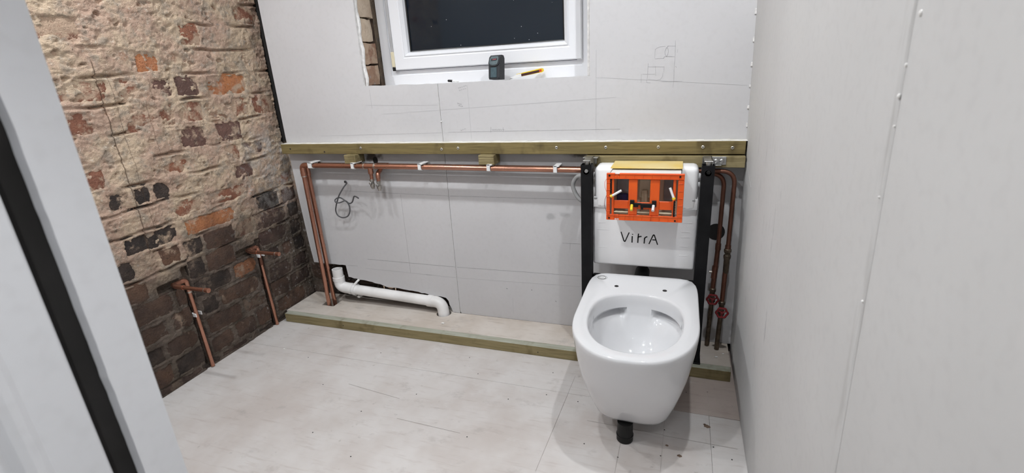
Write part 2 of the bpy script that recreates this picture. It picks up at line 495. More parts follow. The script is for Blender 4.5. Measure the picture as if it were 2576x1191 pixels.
mb.build('pencil_marks', simple('scored_line', (0.36, 0.33, 0.31), (0.46, 0.43, 0.41), 40, 0.8), fl)

# brown drip stains beside the toilet
st_ = MB()
for (x, y, r) in [(0.135, 1.432, 0.0085), (0.128, 1.440, 0.004), (0.05, 1.275, 0.006), (0.012, 1.31, 0.004)]:
    st_.prism([(x + r * (1.2 + 0.25 * math.sin(3 * k)) * math.cos(k * math.pi / 6), y + r * (0.85 + 0.2 * math.cos(2 * k)) * math.sin(k * math.pi / 6)) for k in range(12)], lambda a, b, d: (a, b, d), -0.0004, 0.0004)
st_.build('drip_stain', simple('dried_brown_drip', (0.13, 0.085, 0.06), (0.2, 0.14, 0.1), 60, 0.6), fl)

# ---- ceiling
tag(MB().box(-2.0, 0.40, -0.9, 2.2, CEIL, CEIL + 0.05).build('ceiling', M_CEIL), kind='structure')

# ---- right wall: two plasterboard sheets on a slightly leaning wall
def lean(z): return XR - 0.021 * z
wr = MB()
wr.prism([(lean(0) + 0.0127, 0.0), (lean(CEIL) + 0.0127, CEIL), (0.42, CEIL), (0.42, 0.0)], lambda x, z, y: (x, y, z), -0.9, 2.1)
wr = wr.build('wall_right', M_DARK); tag(wr, kind='structure')
def rsheet(y0, y1):
    e = 0.0012
    pr = [(lean(0.001), 0.001), (lean(CEIL - 0.001), CEIL - 0.001), (lean(CEIL) + 0.0125, CEIL - 0.001), (lean(0) + 0.0125, 0.001)]
    bm = bmesh.new()
    vs_ = []
    for (y, ins) in ((y0, e), (y0 + 0.004, 0), (y1 - 0.004, 0), (y1, e)):
        vs_.append([bm.verts.new((p[0] + (ins if k < 2 else 0), y, p[1])) for k, p in enumerate(pr)])
    for a, b in zip(vs_, vs_[1:]):
        for k in range(4):
            bm.faces.new((a[k], a[(k + 1) % 4], b[(k + 1) % 4], b[k]))
    bm.faces.new(vs_[0]); bm.faces.new(list(reversed(vs_[-1])))
    m = MB(); m.bm(bm)
    m.build('plasterboard_sheet', M_BOARD_R, wr)
rsheet(-0.88, 0.6325); rsheet(0.6332, YB + 0.012)
# popped screws and torn paper flecks along the joint
for (y, z, r) in [(0.616, 1.18, 0.0028), (0.629, 1.132, 0.002), (0.634, 1.101, 0.0024), (0.632, 1.07, 0.0014), (0.64, 0.99, 0.0012), (0.637, 0.86, 0.0013)]:
    MB().lathe([(r * 1.2, 0.0), (r, -0.0012), (r * 0.3, -0.002)], (lean(z), y, z), 'x', 8).build('screw_pop', M_CRUMB, wr)
# scratch line low on the back end
MB().tube([(lean(0.79) - 0.0003, 1.86, 0.80), (lean(0.76) - 0.0003, 1.78, 0.775), (lean(0.74) - 0.0003, 1.69, 0.75)], 0.0005, 4).build('pencil_mark', M_PENCIL_F, wr)

# ---- back wall: old masonry behind, two tall plasterboard sheets in front
WX0, WX1, WZ0, WZ1 = -1.325, -0.333, 1.112, 1.95
bw = MB()
YM = 1.965
bw.box(-1.95, WX0 - 0.025, YM, 2.16, 0.0, CEIL)
bw.box(WX0 - 0.025, WX0, YM, 2.16, 0.0, WZ0 - 0.012)
bw.box(WX0 - 0.025, WX0, YM, 2.16, WZ1, CEIL)
bw.box(WX1, 0.34, YM, 2.16, 0.0, CEIL)
bw.box(WX0, WX1, YM, 2.16, 0.0, WZ0 - 0.012)
bw.box(WX0, WX1, YM, 2.16, WZ1, CEIL)
bw = bw.build('wall_back', M_MORTAR); tag(bw, kind='structure')

def board(poly, name='plasterboard_sheet', y0=YB, y1=YB + 0.0125):
    m = MB().prism(poly, lambda x, z, d: (x, d, z), y0, y1)
    me = m.mesh(name)
    me.materials.append(M_BOARD); me.materials.append(M_GYPSUM)
    for p in me.polygons:
        p.material_index = 0 if abs(p.normal.y) > 0.9 else 1
    return obj(name, me, None, bw)

rnd = random.Random(3)
def jag(a, b, n, amp):
    out = []
    for k in range(1, n):
        t = k / n
        out.append((a[0] + (b[0] - a[0]) * t + rnd.uniform(-amp, amp) * 0.5, a[1] + (b[1] - a[1]) * t + rnd.uniform(-amp, amp)))
    return out
JX = -0.967
# left sheet: notch for the window (upper right), torn-off foot for the waste pipe
ZS = WZ0
L = [(-1.811, CEIL - 0.002), (-1.811, 0.90), (-1.806, 0.6), (-1.797, 0.35), (-1.790, 0.249)]
L += jag((-1.79, 0.249), (-1.592, 0.2465), 10, 0.0015) + [(-1.592, 0.2465), (-1.589, 0.21), (-1.587, 0.182)]
L += jag((-1.587, 0.182), (-1.40, 0.158), 12, 0.002) + [(-1.40, 0.158), (-1.365, 0.146), (-1.30, 0.146)]
L += jag((-1.30, 0.146), (-1.036, 0.119), 16, 0.002) + [(-1.036, 0.119), (-1.024, 0.104), (-1.021, 0.085), (-1.012, 0.065), (-1.005, 0.046), (JX - 0.001, 0.0448)]
L += [(JX - 0.0012, 0.6), (JX - 0.0012, ZS)]
L += jag((JX, ZS), (WX0, ZS + 0.004), 14, 0.0012)
L += [(WX0, ZS + 0.004)] + jag((WX0, ZS + 0.004), (WX0 + 0.008, 1.5), 10, 0.002) + [(WX0 + 0.01, 1.55), (WX0 + 0.006, WZ1), (WX0 + 0.006, CEIL - 0.002)]
board(L)
# right sheet
Rr = [(JX + 0.0008, CEIL - 0.002 if False else ZS)]
Rr = [(JX + 0.0008, ZS), (JX + 0.0008, 0.6), (JX + 0.0006, 0.12), (JX + 0.0012, 0.055), (JX + 0.006, 0.0448), (0.2375, 0.0448)]
Rr += [(lean(0.87), 0.87), (lean(CEIL), CEIL - 0.002), (WX1, CEIL - 0.002), (WX1, ZS)]
Rr += jag((WX1, ZS), (JX, ZS), 26, 0.0014)
board(Rr)
# strip of board over the window (unseen head)
board([(WX0 + 0.007, WZ1), (WX1 - 0.001, WZ1), (WX1 - 0.001, CEIL - 0.002), (WX0 + 0.007, CEIL - 0.002)])
# torn paper flaps on the cut edge
fp = MB()
for (x, z) in [(-1.385, 0.150), (-1.318, 0.145)]:
    fp.prism([(x, z), (x + 0.006, z - 0.002), (x + 0.004, z - 0.018), (x + 0.0015, z - 0.012)], lambda a, b, d: (a, d, b), YB + 0.001, YB + 0.002)
fp.build('torn_paper', M_TANS, bw)
MB().lathe([(0.034, 0.0), (0.034, 0.01)], (-1.352, YB + 0.013, 0.166), 'y', 20).build('adhesive_dab', M_TANS, bw)
# window bottom ledge: bed of filler the frame stands on
lb = MB()
nseg = 60
vv = []; ff = []
for i in range(nseg + 1):
    x = WX0 + 0.005 + (WX1 - WX0 - 0.01) * i / nseg
    for j, y in enumerate((YB + 0.003, YB + 0.03, YB + 0.08, 2.06)):
        vv.append((x, y, 1.1068 + 0.0035 * (mnoise.noise(Vector((x * 22, y * 30, 3.1)))) + (0.001 if j else 0.002)))
for i in range(nseg):
    for j in range(3):
        a = i * 4 + j
        ff.append((a, a + 4, a + 5, a + 1))
lb.add(vv, ff)
lb.box(WX0, WX1, YB + 0.013, YM, 1.06, 1.103)
lb.build('ledge_filler', M_GYPSUM, bw)
# plaster reveal strip at the right of the opening
MB().box(WX1 - 0.012, WX1 + 0.004, YB + 0.0128, 2.05, WZ0 - 0.002, WZ1, 0.003).build('reveal_board', M_GYPSUM, bw)
# adhesive bead behind the left sheet edge
MB().tube([(WX0 + 0.006 + 0.004 * math.sin(k * 1.7), YB + 0.017, WZ0 + 0.004 + k * 0.03) for k in range(28)], [0.006 + 0.003 * abs(math.sin(k * 2.3)) for k in range(28)], 8).build('filler_bead', M_GYPSUM, bw)

# ---- brick pieces
def brick_mesh(kind, seed):
    r = random.Random(seed)
    nu, nv = 5, 3
    hw = 0.5
    V = []
    for i in range(nu):
        for j in range(nv):
            u = -0.5 + i / (nu - 1); v = -0.5 + j / (nv - 1)
            ed = (i in (0, nu - 1)) + (j in (0, nv - 1))
            x = -0.005 * ed + r.uniform(-0.0035, 0.003)
            V.append((x, u + r.uniform(-0.02, 0.02), v + r.uniform(-0.035, 0.035)))
    per = [(i, 0) for i in range(nu)] + [(nu - 1, j) for j in range(1, nv)] + [(i, nv - 1) for i in range(nu - 2, -1, -1)] + [(0, j) for j in range(nv - 2, 0, -1)]
    F = []
    for i in range(nu - 1):
        for j in range(nv - 1):
            a = i * nv + j
            F.append((a, a + nv, a + nv + 1, a + 1))
    base = len(V)
    for (i, j) in per:
        p = V[i * nv + j]
        V.append((-0.05, p[1] * 1.03, p[2] * 1.03))
    n = len(per)
    for k in range(n):
        a = per[k]; b = per[(k + 1) % n]
        F.append((a[0] * nv + a[1], base + k, base + (k + 1) % n, b[0] * nv + b[1]))
    m = MB().add(V, F)
    return m.mesh('brick_' + kind, 60)
BM = {}
for kd in M_BR:
    BM[kd] = []
    for s_ in range(5):
        me = brick_mesh(kd, hash((kd, s_)) % 999 if False else (sum(map(ord, kd)) + 31 * s_))
        me.materials.append(M_BR[kd]); BM[kd].append(me)
bcount = [0]
def put_brick(parent, y0, y1, z0, z1, kd, xf, axis='x'):
    bcount[0] += 1
    o = bpy.data.objects.new('brick', BM[kd][bcount[0] % 5])
    col.objects.link(o); o.parent = parent
    o.scale = (1, y1 - y0, z1 - z0)
    if axis == 'x':
        o.location = (xf, (y0 + y1) / 2, (z0 + z1) / 2)
    elif axis == '-y':      # front faces -y, given x range
        o.rotation_euler = (0, 0, -math.pi / 2)
        o.location = ((y0 + y1) / 2, xf, (z0 + z1) / 2)
    return o

# ---- left wall: relief of old plaster with bricks bedded in it
BEDS = [-0.055, 0.035, 0.125, 0.215, 0.305, 0.395, 0.483, 0.570, 0.655, 0.740, 0.822, 0.912, 1.008, 1.108, 1.203, 1.297, 1.395, 1.487, 1.580, 1.672, 1.765, 1.857, 1.95, 2.04, 2.13]
FIX = {  # course -> list of (y0, y1, colour)
 1: [(1.05, 1.14, 'brown'), (1.15, 1.27, 'black'), (1.31, 1.43, 'brown'), (1.44, 1.56, 'brown'), (1.57, 1.65, 'brown'), (1.69, 1.90, 'brown')],
 2: [(1.03, 1.13, 'black'), (1.14, 1.27, 'brown'), (1.32, 1.50, 'brown'), (1.51, 1.645, 'red'), (1.69, 1.80, 'brown'), (1.81, 1.96, 'purple')],
 3: [(1.06, 1.17, 'brown'), (1.18, 1.27, 'brown'), (1.32, 1.40, 'black'), (1.41, 1.62, 'brown'), (1.69, 1.84, 'purple'), (1.85, 1.96, 'purple')],
 4: [(1.065, 1.215, 'brown'), (1.225, 1.27, 'brown'), (1.31, 1.50, 'black'), (1.505, 1.64, 'orange'), (1.68, 1.79, 'purple'), (1.80, 1.87, 'red'), (1.88, 1.96, 'black')],
 5: [(1.04, 1.14, 'brown'), (1.31, 1.385, 'black'), (1.395, 1.535, 'brown'), (1.68, 1.87, 'purple'), (1.88, 1.96, 'black')],
 6: [(1.05, 1.12, 'black'), (1.13, 1.21, 'skim'), (1.22, 1.30, 'brown'), (1.31, 1.40, 'black'), (1.41, 1.56, 'brown'), (1.57, 1.67, 'red'), (1.68, 1.88, 'purple'), (1.89, 1.97, 'black')],
 7: [(1.04, 1.09, 'skim'), (1.10, 1.31, 'black'), (1.345, 1.585, 'orange'), (1.60, 1.70, 'skim'), (1.71, 1.86, 'black'), (1.87, 1.97, 'purple')],
 8: [(1.05, 1.30, 'skim'), (1.32, 1.455, 'red'), (1.467, 1.70, 'red'), (1.715, 1.84, 'skim'), (1.85, 1.97, 'red')],
 9: [(0.98, 1.085, 'skim'), (1.098, 1.178, 'black'), (1.186, 1.255, 'black'), (1.262, 1.335, 'black'), (1.345, 1.50, 'skim'), (1.51, 1.62, 'skim'), (1.63, 1.74, 'purple'), (1.75, 1.96, 'skim')],
 10: [(1.05, 1.12, 'red'), (1.13, 1.28, 'skim'), (1.295, 1.44, 'red'), (1.45, 1.60, 'skim'), (1.61, 1.69, 'red'), (1.70, 1.84, 'purple'), (1.85, 1.97, 'skim')],
 11: [(1.0, 1.2, 'skim'), (1.21, 1.40, 'skim'), (1.408, 1.545, 'purple'), (1.593, 1.735, 'purple'), (1.75, 1.96, 'skim')],
 12: [(1.02, 1.14, 'red'), (1.15, 1.235, 'skim'), (1.242, 1.435, 'red'), (1.445, 1.56, 'red'), (1.57, 1.68, 'skim'), (1.69, 1.80, 'red'), (1.81, 1.95, 'red')],
 13: [(1.0, 1.10, 'red'), (1.11, 1.222, 'red'), (1.232, 1.335, 'red'), (1.353, 1.455, 'purple'), (1.463, 1.565, 'purple'), (1.602, 1.806, 'orange'), (1.82, 1.95, 'skim')],
 14: [(1.05, 1.19, 'skim'), (1.20, 1.325, 'skim'), (1.333, 1.42, 'orange'), (1.43, 1.64, 'skim'), (1.65, 1.76, 'skim'), (1.77, 1.96, 'skim')],
 15: [(1.0, 1.2, 'red'), (1.21, 1.31, 'skim'), (1.32, 1.52, 'skim'), (1.53, 1.63, 'red'), (1.64, 1.83, 'skim'), (1.84, 1.96, 'skim')],
 16: [(0.95, 1.15, 'skim'), (1.16, 1.37, 'skim'), (1.38, 1.48, 'skim'), (1.49, 1.70, 'skim'), (1.71, 1.80, 'skim'), (1.81, 1.96, 'red')],
}
# chases cut for the two copper feeds: (y0, y1, z0, z1)
CHASE = [(1.273, 1.304, -0.02, 0.405), (1.648, 1.682, -0.02, 0.405), (1.175, 1.304, 0.392, 0.425), (1.283, 1.304, 0.41, 0.462), (1.545, 1.682, 0.396, 0.432), (1.66, 1.678, 0.41, 0.45)]
rb = random.Random(11)
bricks = []
for ci in range(len(BEDS) - 1):
    z0, z1 = BEDS[ci], BEDS[ci + 1]
    lst = list(FIX.get(ci, []))
    def filler(ya, yb):
        y = yb
        while y > ya + 0.05:
            ln = rb.choice([0.205, 0.205, 0.10])
            if y - ln < ya + 0.03: ln = y - ya
            if ln < 0.24:
                pool = ['brown', 'black', 'brown', 'purple'] if z1 < 0.6 else ['skim', 'skim', 'red', 'skim', 'purple', 'orange']
                lst.append((y - ln + 0.005, y - 0.005, rb.choice(pool)))
            y -= ln
    if lst:
        filler(0.30, min(b[0] for b in lst) - 0.0)
    else:
        filler(0.30, 1.96)
    for (a, b, kd) in lst:
        bricks.append((a + rb.uniform(-0.004, 0.004), b + rb.uniform(-0.004, 0.004), z0 + 0.004 + rb.uniform(-0.003, 0.004), z1 - 0.004 + rb.uniform(-0.004, 0.003), kd))
def cut(bl):
    out = bl
    for (ca, cb, za, zb) in CHASE:
        nxt = []
        for (a, b, z0, z1, kd) in out:
            if b <= ca or a >= cb or z1 <= za or z0 >= zb:
                nxt.append((a, b, z0, z1, kd)); continue
            if a < ca - 0.015: nxt.append((a, ca, z0, z1, kd))
            if b > cb + 0.015: nxt.append((cb, b, z0, z1, kd))
            m0, m1 = max(a, ca), min(b, cb)
            if z1 > zb + 0.02: nxt.append((m0, m1, zb, z1, kd))
            if z0 < za - 0.02: nxt.append((m0, m1, z0, za, kd))
        out = nxt
    return out
bricks = cut(bricks)
bricks = [(a, b, max(z0, 0.001) if z0 < 0.03 else z0, z1, kd) for (a, b, z0, z1, kd) in bricks if z1 < CEIL - 0.01]

def axis_samples(lo, d0, d1, hi, fine, coarse):
    out = []; x = lo
    while x < hi:
        out.append(x)
        x += fine if d0 <= x < d1 else coarse
    out.append(hi)
    return out
ysamp = axis_samples(-0.9, 1.0, 1.975, 2.1, 0.0037, 0.04)
zsamp = axis_samples(-0.02, -0.02, 1.52, CEIL + 0.02, 0.0037, 0.04)
# bricks that show bare sink the plaster over them, with ragged outlines
import bisect
expo = {}
for (a, b, z0, z1, kd) in bricks:
    e = {'skim': 0.20, 'red': 0.56, 'orange': 0.68, 'purple': 0.66, 'black': 0.78, 'brown': 0.8}[kd]
    if e == 0: continue
    for iy in range(bisect.bisect_left(ysamp, a), bisect.bisect_right(ysamp, b)):
        for iz in range(bisect.bisect_left(zsamp, z0), bisect.bisect_right(zsamp, z1)):
            m = min(ysamp[iy] - a, b - ysamp[iy], zsamp[iz] - z0, z1 - zsamp[iz])
            q = Vector((ysamp[iy] * 24, zsamp[iz] * 30, 7.7))
            nn = mnoise.noise(q) + 0.6 * mnoise.noise(q * 2.3) + 0.35 * mnoise.noise(q * 5.1)
            expo[(iy, iz)] = sstep(0.30, 0.62, e * min(1.0, m / 0.011) + 0.42 * nn)
V = []; F = []
nz = len(zsamp)
nv = Vector
for iy, y in enumerate(ysamp):
    bedshift = 0.007 * mnoise.noise(nv((y * 5, 0.0, 2.0)))
    end = 1.950 + 0.004 * mnoise.noise(nv((y * 3, 1.0, 5.0)))
    for iz, z in enumerate(zsamp):
        if z < -0.001 or not (0.95 < y < 2.0 and z < 1.6):
            V.append((XL - 0.006, y, z)); continue
        p = nv((y * 6.5, z * 7.5, 0.3))
        n1 = mnoise.noise(p) + 0.5 * mnoise.noise(p * 2.1) + 0.25 * mnoise.noise(p * 4.3)
        n2 = 0.8 * mnoise.noise(nv((y * 42, z * 62, 4.2))) + 0.7 * mnoise.noise(nv((y * 95, z * 125, 9.2))) + 0.7 * mnoise.noise(nv((y * 170, z * 190, 2.2)))
        t1 = mnoise.noise(nv((y * 9 + 2, z * 15, 1.7))) + 0.35 * mnoise.noise(nv((y * 33, z * 48, 6.1)))
        t2 = mnoise.noise(nv((y * 20, z * 30, 8.7))) + 0.4 * mnoise.noise(nv((y * 70, z * 90, 3.3)))
        up = sstep(0.35, 0.75, z)
        bed = min(abs(z + bedshift + 0.006 * mnoise.noise(nv((y * 14, z * 3, 1.0))) - b) for b in BEDS)
        gate = sstep(-0.15, 0.25, mnoise.noise(nv((y * 7 + 9, z * 11, 3.9))) - 0.05 * up)
        d = -0.0085 + (1 - up) * 0.003 + 0.0045 * n1 + 0.0021 * n2 + up * 0.0055
        d += 0.0034 * (sstep(-0.05, 0.07, t1) - 0.5) + 0.0014 * (sstep(-0.06, 0.06, t2) - 0.5)
        d -= sstep(0.0075, 0.0025, bed) * (0.017 if z > 0.45 else 0.005) * gate
        pit = mnoise.noise(nv((y * 21, z * 34, 11.3))) + 0.3 * mnoise.noise(nv((y * 60, z * 80, 1.3)))
        d -= 0.013 * up * sstep(0.52, 0.66, pit)
        e = expo.get((iy, iz), 0.0)
        d -= e * (0.0085 - 0.003 * n1)
        for (ca, cb, za, zb) in CHASE:
            if ca - 0.006 < y < cb + 0.006 and za - 0.006 < z < zb + 0.006:
                m = min(y - ca, cb - y, z - za, zb - z)
                k = sstep(-0.006, 0.003, m)
                d = d * (1 - k) + (-0.042 + 0.003 * n2) * k
        # open gap behind the edge of the plasterboard
        ge = sstep(0.0, 0.010, y - (end + 0.006 * mnoise.noise(nv((z * 16, 2.2, 0.4))))) * sstep(0.80, 0.86, z)
        d = d * (1 - ge) - 0.055 * ge
        d += rb.uniform(-0.0006, 0.0006)
        V.append((XL + d, y, z))
for iy in range(len(ysamp) - 1):
    for iz in range(nz - 1):
        a = iy * nz + iz
        F.append((a, a + nz, a + nz + 1, a + 1))
me = bpy.data.meshes.new('wall_left'); me.from_pydata(V, [], F); me.shade_smooth(); me.update()
wl = obj('wall_left', me, M_MORTAR); tag(wl, kind='structure')
me.flip_normals() if me.polygons[0].normal.x < 0 else None
for (a, b, z0, z1, kd) in bricks:
    if z0 > 0.8 and b > 1.947: b = 1.947
    off = {'skim': -0.0085, 'red': -0.004, 'orange': -0.003, 'purple': -0.0045, 'black': -0.005, 'brown': -0.002}[kd]
    put_brick(wl, a, b, z0, z1, kd, XL + off + rb.uniform(-0.002, 0.002))
MB().box(XL - 0.05, -1.8135, 1.956, 1.9645, 0.872, CEIL - 0.001).build('painted_gap_shade', M_DARK, wl)  # near-black strip stands in for the shade inside the corner gap
# backing so the wall is solid
MB().box(-2.05, XL - 0.055, -0.9, 2.16, 0.0, CEIL).build('backing', M_DARK, wl)

# bricks of the back wall that show: behind the torn foot of the board and in the window reveal
for ci in range(0, 4):
    z0, z1 = BEDS[ci] + 0.006, BEDS[ci + 1] - 0.006
    x = -1.865 + (0.07 if ci % 2 else 0.0)
    while x < -0.99:
        ln = 0.2 if rb.random() < 0.7 else 0.1
        put_brick(bw, x, x + ln - 0.01, max(z0, 0.004), z1, rb.choice(['black', 'brown', 'black']), YM - 0.010, '-y')
        x += ln
for ci in range(13, 21):
    z0, z1 = BEDS[ci] + 0.004, BEDS[ci + 1] - 0.004
    if z1 > WZ1: break
    kd = ['skim', 'skim', 'cream', 'cream', 'cream', 'red', 'skim', 'cream'][ci - 13]
    if ci == 13: z0 = 1.118
    o = put_brick(bw, YB + 0.016, 2.030 + rb.uniform(-0.008, 0.006), z0, z1, kd, WX0 + 0.010 + rb.uniform(-0.003, 0.003))
MB().box(WX0 - 0.04, WX0 - 0.012, 2.0, 2.062, WZ0, WZ1).build('reveal_packing', simple('dark_timber_packing', (0.05, 0.032, 0.022), (0.10, 0.065, 0.045), 30, 0.9, bump=0.5), bw)

# ---- pencil marks on the plasterboard
PEN = {
'p1':[(-0.035,1.214),(-0.034,1.166),(-0.035,1.116),(-0.034,1.079),(-0.036,1.058)],
'box':[(-0.068,1.197),(-0.086,1.197),(-0.097,1.193),(-0.102,1.189),(-0.102,1.16)],
'base':[(-0.101,1.158),(-0.072,1.158),(-0.07,1.163),(-0.054,1.163),(-0.035,1.161)],
'top':[(-0.06,1.198),(-0.034,1.196)],
'ell':[(-0.058,1.198),(-0.065,1.191),(-0.069,1.179),(-0.067,1.169),(-0.063,1.163),(-0.059,1.169),(-0.057,1.18),(-0.059,1.19),(-0.063,1.191)],
'l1':[(-0.125,1.132),(-0.07,1.129)],'l2':[(-0.124,1.144),(-0.125,1.108)],'l3':[(-0.099,1.133),(-0.097,1.1)],'l4':[(-0.069,1.132),(-0.069,1.111)],
'l5':[(-0.143,1.108),(-0.1,1.106)],'l6':[(-0.147,1.109),(-0.147,1.079)],'l7':[(-0.125,1.105),(-0.127,1.078),(-0.114,1.077)],
'arc':[(-0.072,1.109),(-0.074,1.095),(-0.081,1.087),(-0.092,1.085),(-0.122,1.089)],'l8':[(-0.076,1.079),(-0.006,1.078)],
'd1':[(-0.031,1.13),(-0.027,1.125)],'w1':[(-0.026,1.185),(-0.027,1.174)]}
mb = MB()
for k, p in PEN.items(): mb.strip(p, 0.0013 if k in ('ell', 'base', 'd1') else 0.0009, YB)
for a, b, wd in [((-0.94, 0.912), (-0.219, 0.914), 0.0011), ((-0.745, 0.908), (-0.743, 0.93), 0.0012), ((-0.69, 0.909), (-0.69, 0.928), 0.0009),
                 ((-1.536, 0.641), (-0.97, 0.631), 0.0013), ((-0.96, 0.631), (0.2, 0.634), 0.0013), ((-1.452, 0.291), (-0.97, 0.287), 0.0013), ((-0.96, 0.287), (-0.376, 0.293), 0.001),
                 ((-1.579, 0.247), (-1.519, 0.248), 0.0012), ((-1.13, 0.234), (-1.10, 0.234), 0.0016), ((-1.213, 0.63), (-1.215, 0.234), 0.001),
                 ((-0.452, 0.439), (-0.375, 0.44), 0.0012), ((-0.419, 0.441), (-0.42, 0.412), 0.0012), ((-0.72, 0.20), (-0.715, 0.199), 0.004), ((-0.60, 0.205), (-0.597, 0.203), 0.004), ((-0.49, 0.16), (-0.486, 0.158), 0.004)]:
    mb.strip([a, b], wd, YB)
def hand(word_w, x, z, n, h=0.006, slant=0.0):
    r = random.Random(int(abs(x) * 1e4))
    for i in range(n):
        xx = x + word_w * i / n; zz = z + slant * i / n
        mb.strip([(xx, zz + h), (xx + word_w / n * 0.3, zz), (xx + word_w / n * 0.55, zz + h * r.uniform(0.5, 1)), (xx + word_w / n * 0.75, zz + h * r.uniform(0, 0.4))], 0.0009, YB)
hand(0.055, -0.738, 0.916, 6)
hand(0.04, -0.875, 1.088, 5, 0.004, 0.01); hand(0.035, -0.872, 1.079, 4, 0.004, 0.008)
hand(0.02, -0.885, 1.027, 3, 0.005, -0.006); hand(0.02, -0.88, 1.018, 3, 0.004, -0.005); hand(0.025, -0.88, 0.917, 3, 0.004, 0.008)
mb.build('pencil_marks', M_PENCIL, bw)
mb = MB()
for a, b in [((-1.255, 0.994), (-0.235, 1.031)), ((-0.834, 1.099), (-0.834, 0.88)), ((-1.473, 0.24), (-0.97, 0.232)), ((-0.96, 0.232), (-0.377, 0.242)), ((-0.31, 1.105), (0.206, 1.055)), ((-1.331, 1.035), (-0.978, 1.025)), ((-0.692, 0.155), (-0.693, 0.073)), ((-1.6, 0.903), (-0.97, 0.91)), ((-1.30, 1.10), (-1.30, 1.02)), ((-0.31, 1.2), (-0.31, 0.9))]:
    mb.strip([a, b], 0.0009, YB)
mb.build('faint_pencil_marks', M_PENCIL_F, bw)
# round hole for the heating tee, small hole for the cable, hole behind the right pipes
for (x, z, rx, rz) in [(-1.322, 0.789, 0.013, 0.017), (-1.509, 0.685, 0.006, 0.006), (0.147, 0.522, 0.032, 0.033)]:
    m = MB().prism([(x + rx * math.cos(a * math.pi / 10), z + rz * math.sin(a * math.pi / 10)) for a in range(20)], lambda a, b, d: (a, d, b), YB - 0.0006, YB + 0.0004)
    m.build('drilled_hole', M_DARK, bw)
# blob of filler in the joint, scraps in the right corner
MB().lathe([(0.004, 0), (0.003, -0.003), (0.0005, -0.004)], (JX, YB, 0.957), 'y', 8).build('filler_blob', M_GYPSUM, bw)
m = MB()
for k in range(7):
    z = 1.34 - k * 0.072 + rb.uniform(-0.01, 0.01)
    if z < 0.88: break
    m.box(lean(z) - 0.004 - rb.uniform(0, 0.003), lean(z) + 0.001, YB - 0.004, YB + 0.001, z, z + rb.uniform(0.004, 0.02), 0.0012)
m.build('corner_filler', M_GYPSUM, bw)

# ---- window
win = empty('window_1', (0, 0, 0)); tag(win, kind='structure')
def ring(m, x0, x1, z0, z1, prof):
    # prof: list of (inset, y); swept round a rectangle with mitred corners, closed profile
    n = len(prof); vv = []
    for (cx, cz, sx, sz) in ((x0, z0, 1, 1), (x1, z0, -1, 1), (x1, z1, -1, -1), (x0, z1, 1, -1)):
        for (ins, y) in prof: vv.append((cx + sx * ins, y, cz + sz * ins))
    ff = []
    for c in range(4):
        d = (c + 1) % 4
        for k in range(n):
            l = (k + 1) % n
            ff.append((c * n + k, d * n + k, d * n + l, c * n + l))
    m.add(vv, ff); return m
FX0, FX1, FZ0, FZ1 = -1.312, -0.345, 1.106, 1.945
YW = 2.052
ring(MB(), FX0, FX1, FZ0, FZ1, [(0.0, YW + 0.003), (0.003, YW), (0.045, YW), (0.0465, YW + 0.004), (0.066, YW + 0.004), (0.066, YW + 0.07), (0.0, YW + 0.07)]).build('outer_frame', M_UPVC, win)
SX0, SX1, SZ0, SZ1 = -1.238, -0.388, 1.174, 1.90
YS = YW - 0.016
sash = ring(MB(), SX0, SX1, SZ0, SZ1, [(0.0, YS + 0.005), (0.004, YS), (0.048, YS), (0.054, YS + 0.003), (0.0745, YS + 0.026), (0.0745, YS + 0.05), (0.0, YS + 0.05)]).build('sash', M_UPVC, win)
ring(MB(), SX0 + 0.054, SX1 - 0.054, SZ0 + 0.054, SZ1 - 0.054, [(0.0, YS + 0.0015), (0.004, YS - 0.0015), (0.016, YS + 0.009), (0.0205, YS + 0.022), (0.0, YS + 0.022)]).build('glazing_bead', M_UPVC, sash)
MB().box(SX0 + 0.07, SX1 - 0.07, YS + 0.030, YS + 0.034, SZ0 + 0.07, SZ1 - 0.07).build('pane', M_GLASS, sash)
ring(MB(), SX0 + 0.074, SX1 - 0.074, SZ0 + 0.074, SZ1 - 0.074, [(0.0, YS + 0.024), (0.005, YS + 0.026), (0.005, YS + 0.03), (0.0, YS + 0.03)]).build('gasket', M_BLACKPL, sash)
MB().box(SX0 - 0.014, SX0 + 0.002, YS - 0.003, YS + 0.012, 1.187, 1.253, 0.003).build('hinge_cover', M_CREAM, win)
MB().box(SX0 - 0.0135, SX0 + 0.001, YS + 0.001, YS + 0.014, 1.253, 1.90, 0.001).build('hinge_strip', simple('grey_hinge_strip', (0.42, 0.42, 0.43), None, 8, 0.5), win)
MB().lathe([(0.0075, 0.0), (0.008, 0.01), (0.0075, 0.016)], (SX0 - 0.007, YS + 0.005, 1.172), 'z', 12).build('hinge_pin', M_BLACKPL, win)

# ---- front wall with the doorway the camera looks through
wf = MB()
wf.box(-1.95, -0.513, 0.10, YF - 0.0126, 0.0, CEIL)
wf.box(-0.513, 0.26, 0.10, YF, 2.03, CEIL)
wf = wf.build('wall_front', M_DARK); tag(wf, kind='structure')
MB().box(-1.95, -0.5005, YF - 0.0125, YF, 0.001, CEIL - 0.001).build('plasterboard_sheet', M_BOARD, wf)
# reveal strip with a rough-cut near edge
ys = [0.2455 + 0.0005 * mnoise.noise(Vector((k * 0.35, 0, 0))) + 0.00025 * rnd.uniform(-1, 1) - (0.0006 if k % 29 in (7, 8) else 0) for k in range(221)]
poly = [(YF - 0.0004, 0.0), (YF - 0.0004, 2.03)] + [(ys[k], 2.03 - 2.03 * k / 220) for k in range(221)]
me = MB().prism(poly, lambda y, z, d: (d, y, z), -0.512, -0.4995).mesh('plasterboard_sheet')
me.materials.append(M_BOARD_J)
obj('plasterboard_sheet', me, None, wf)
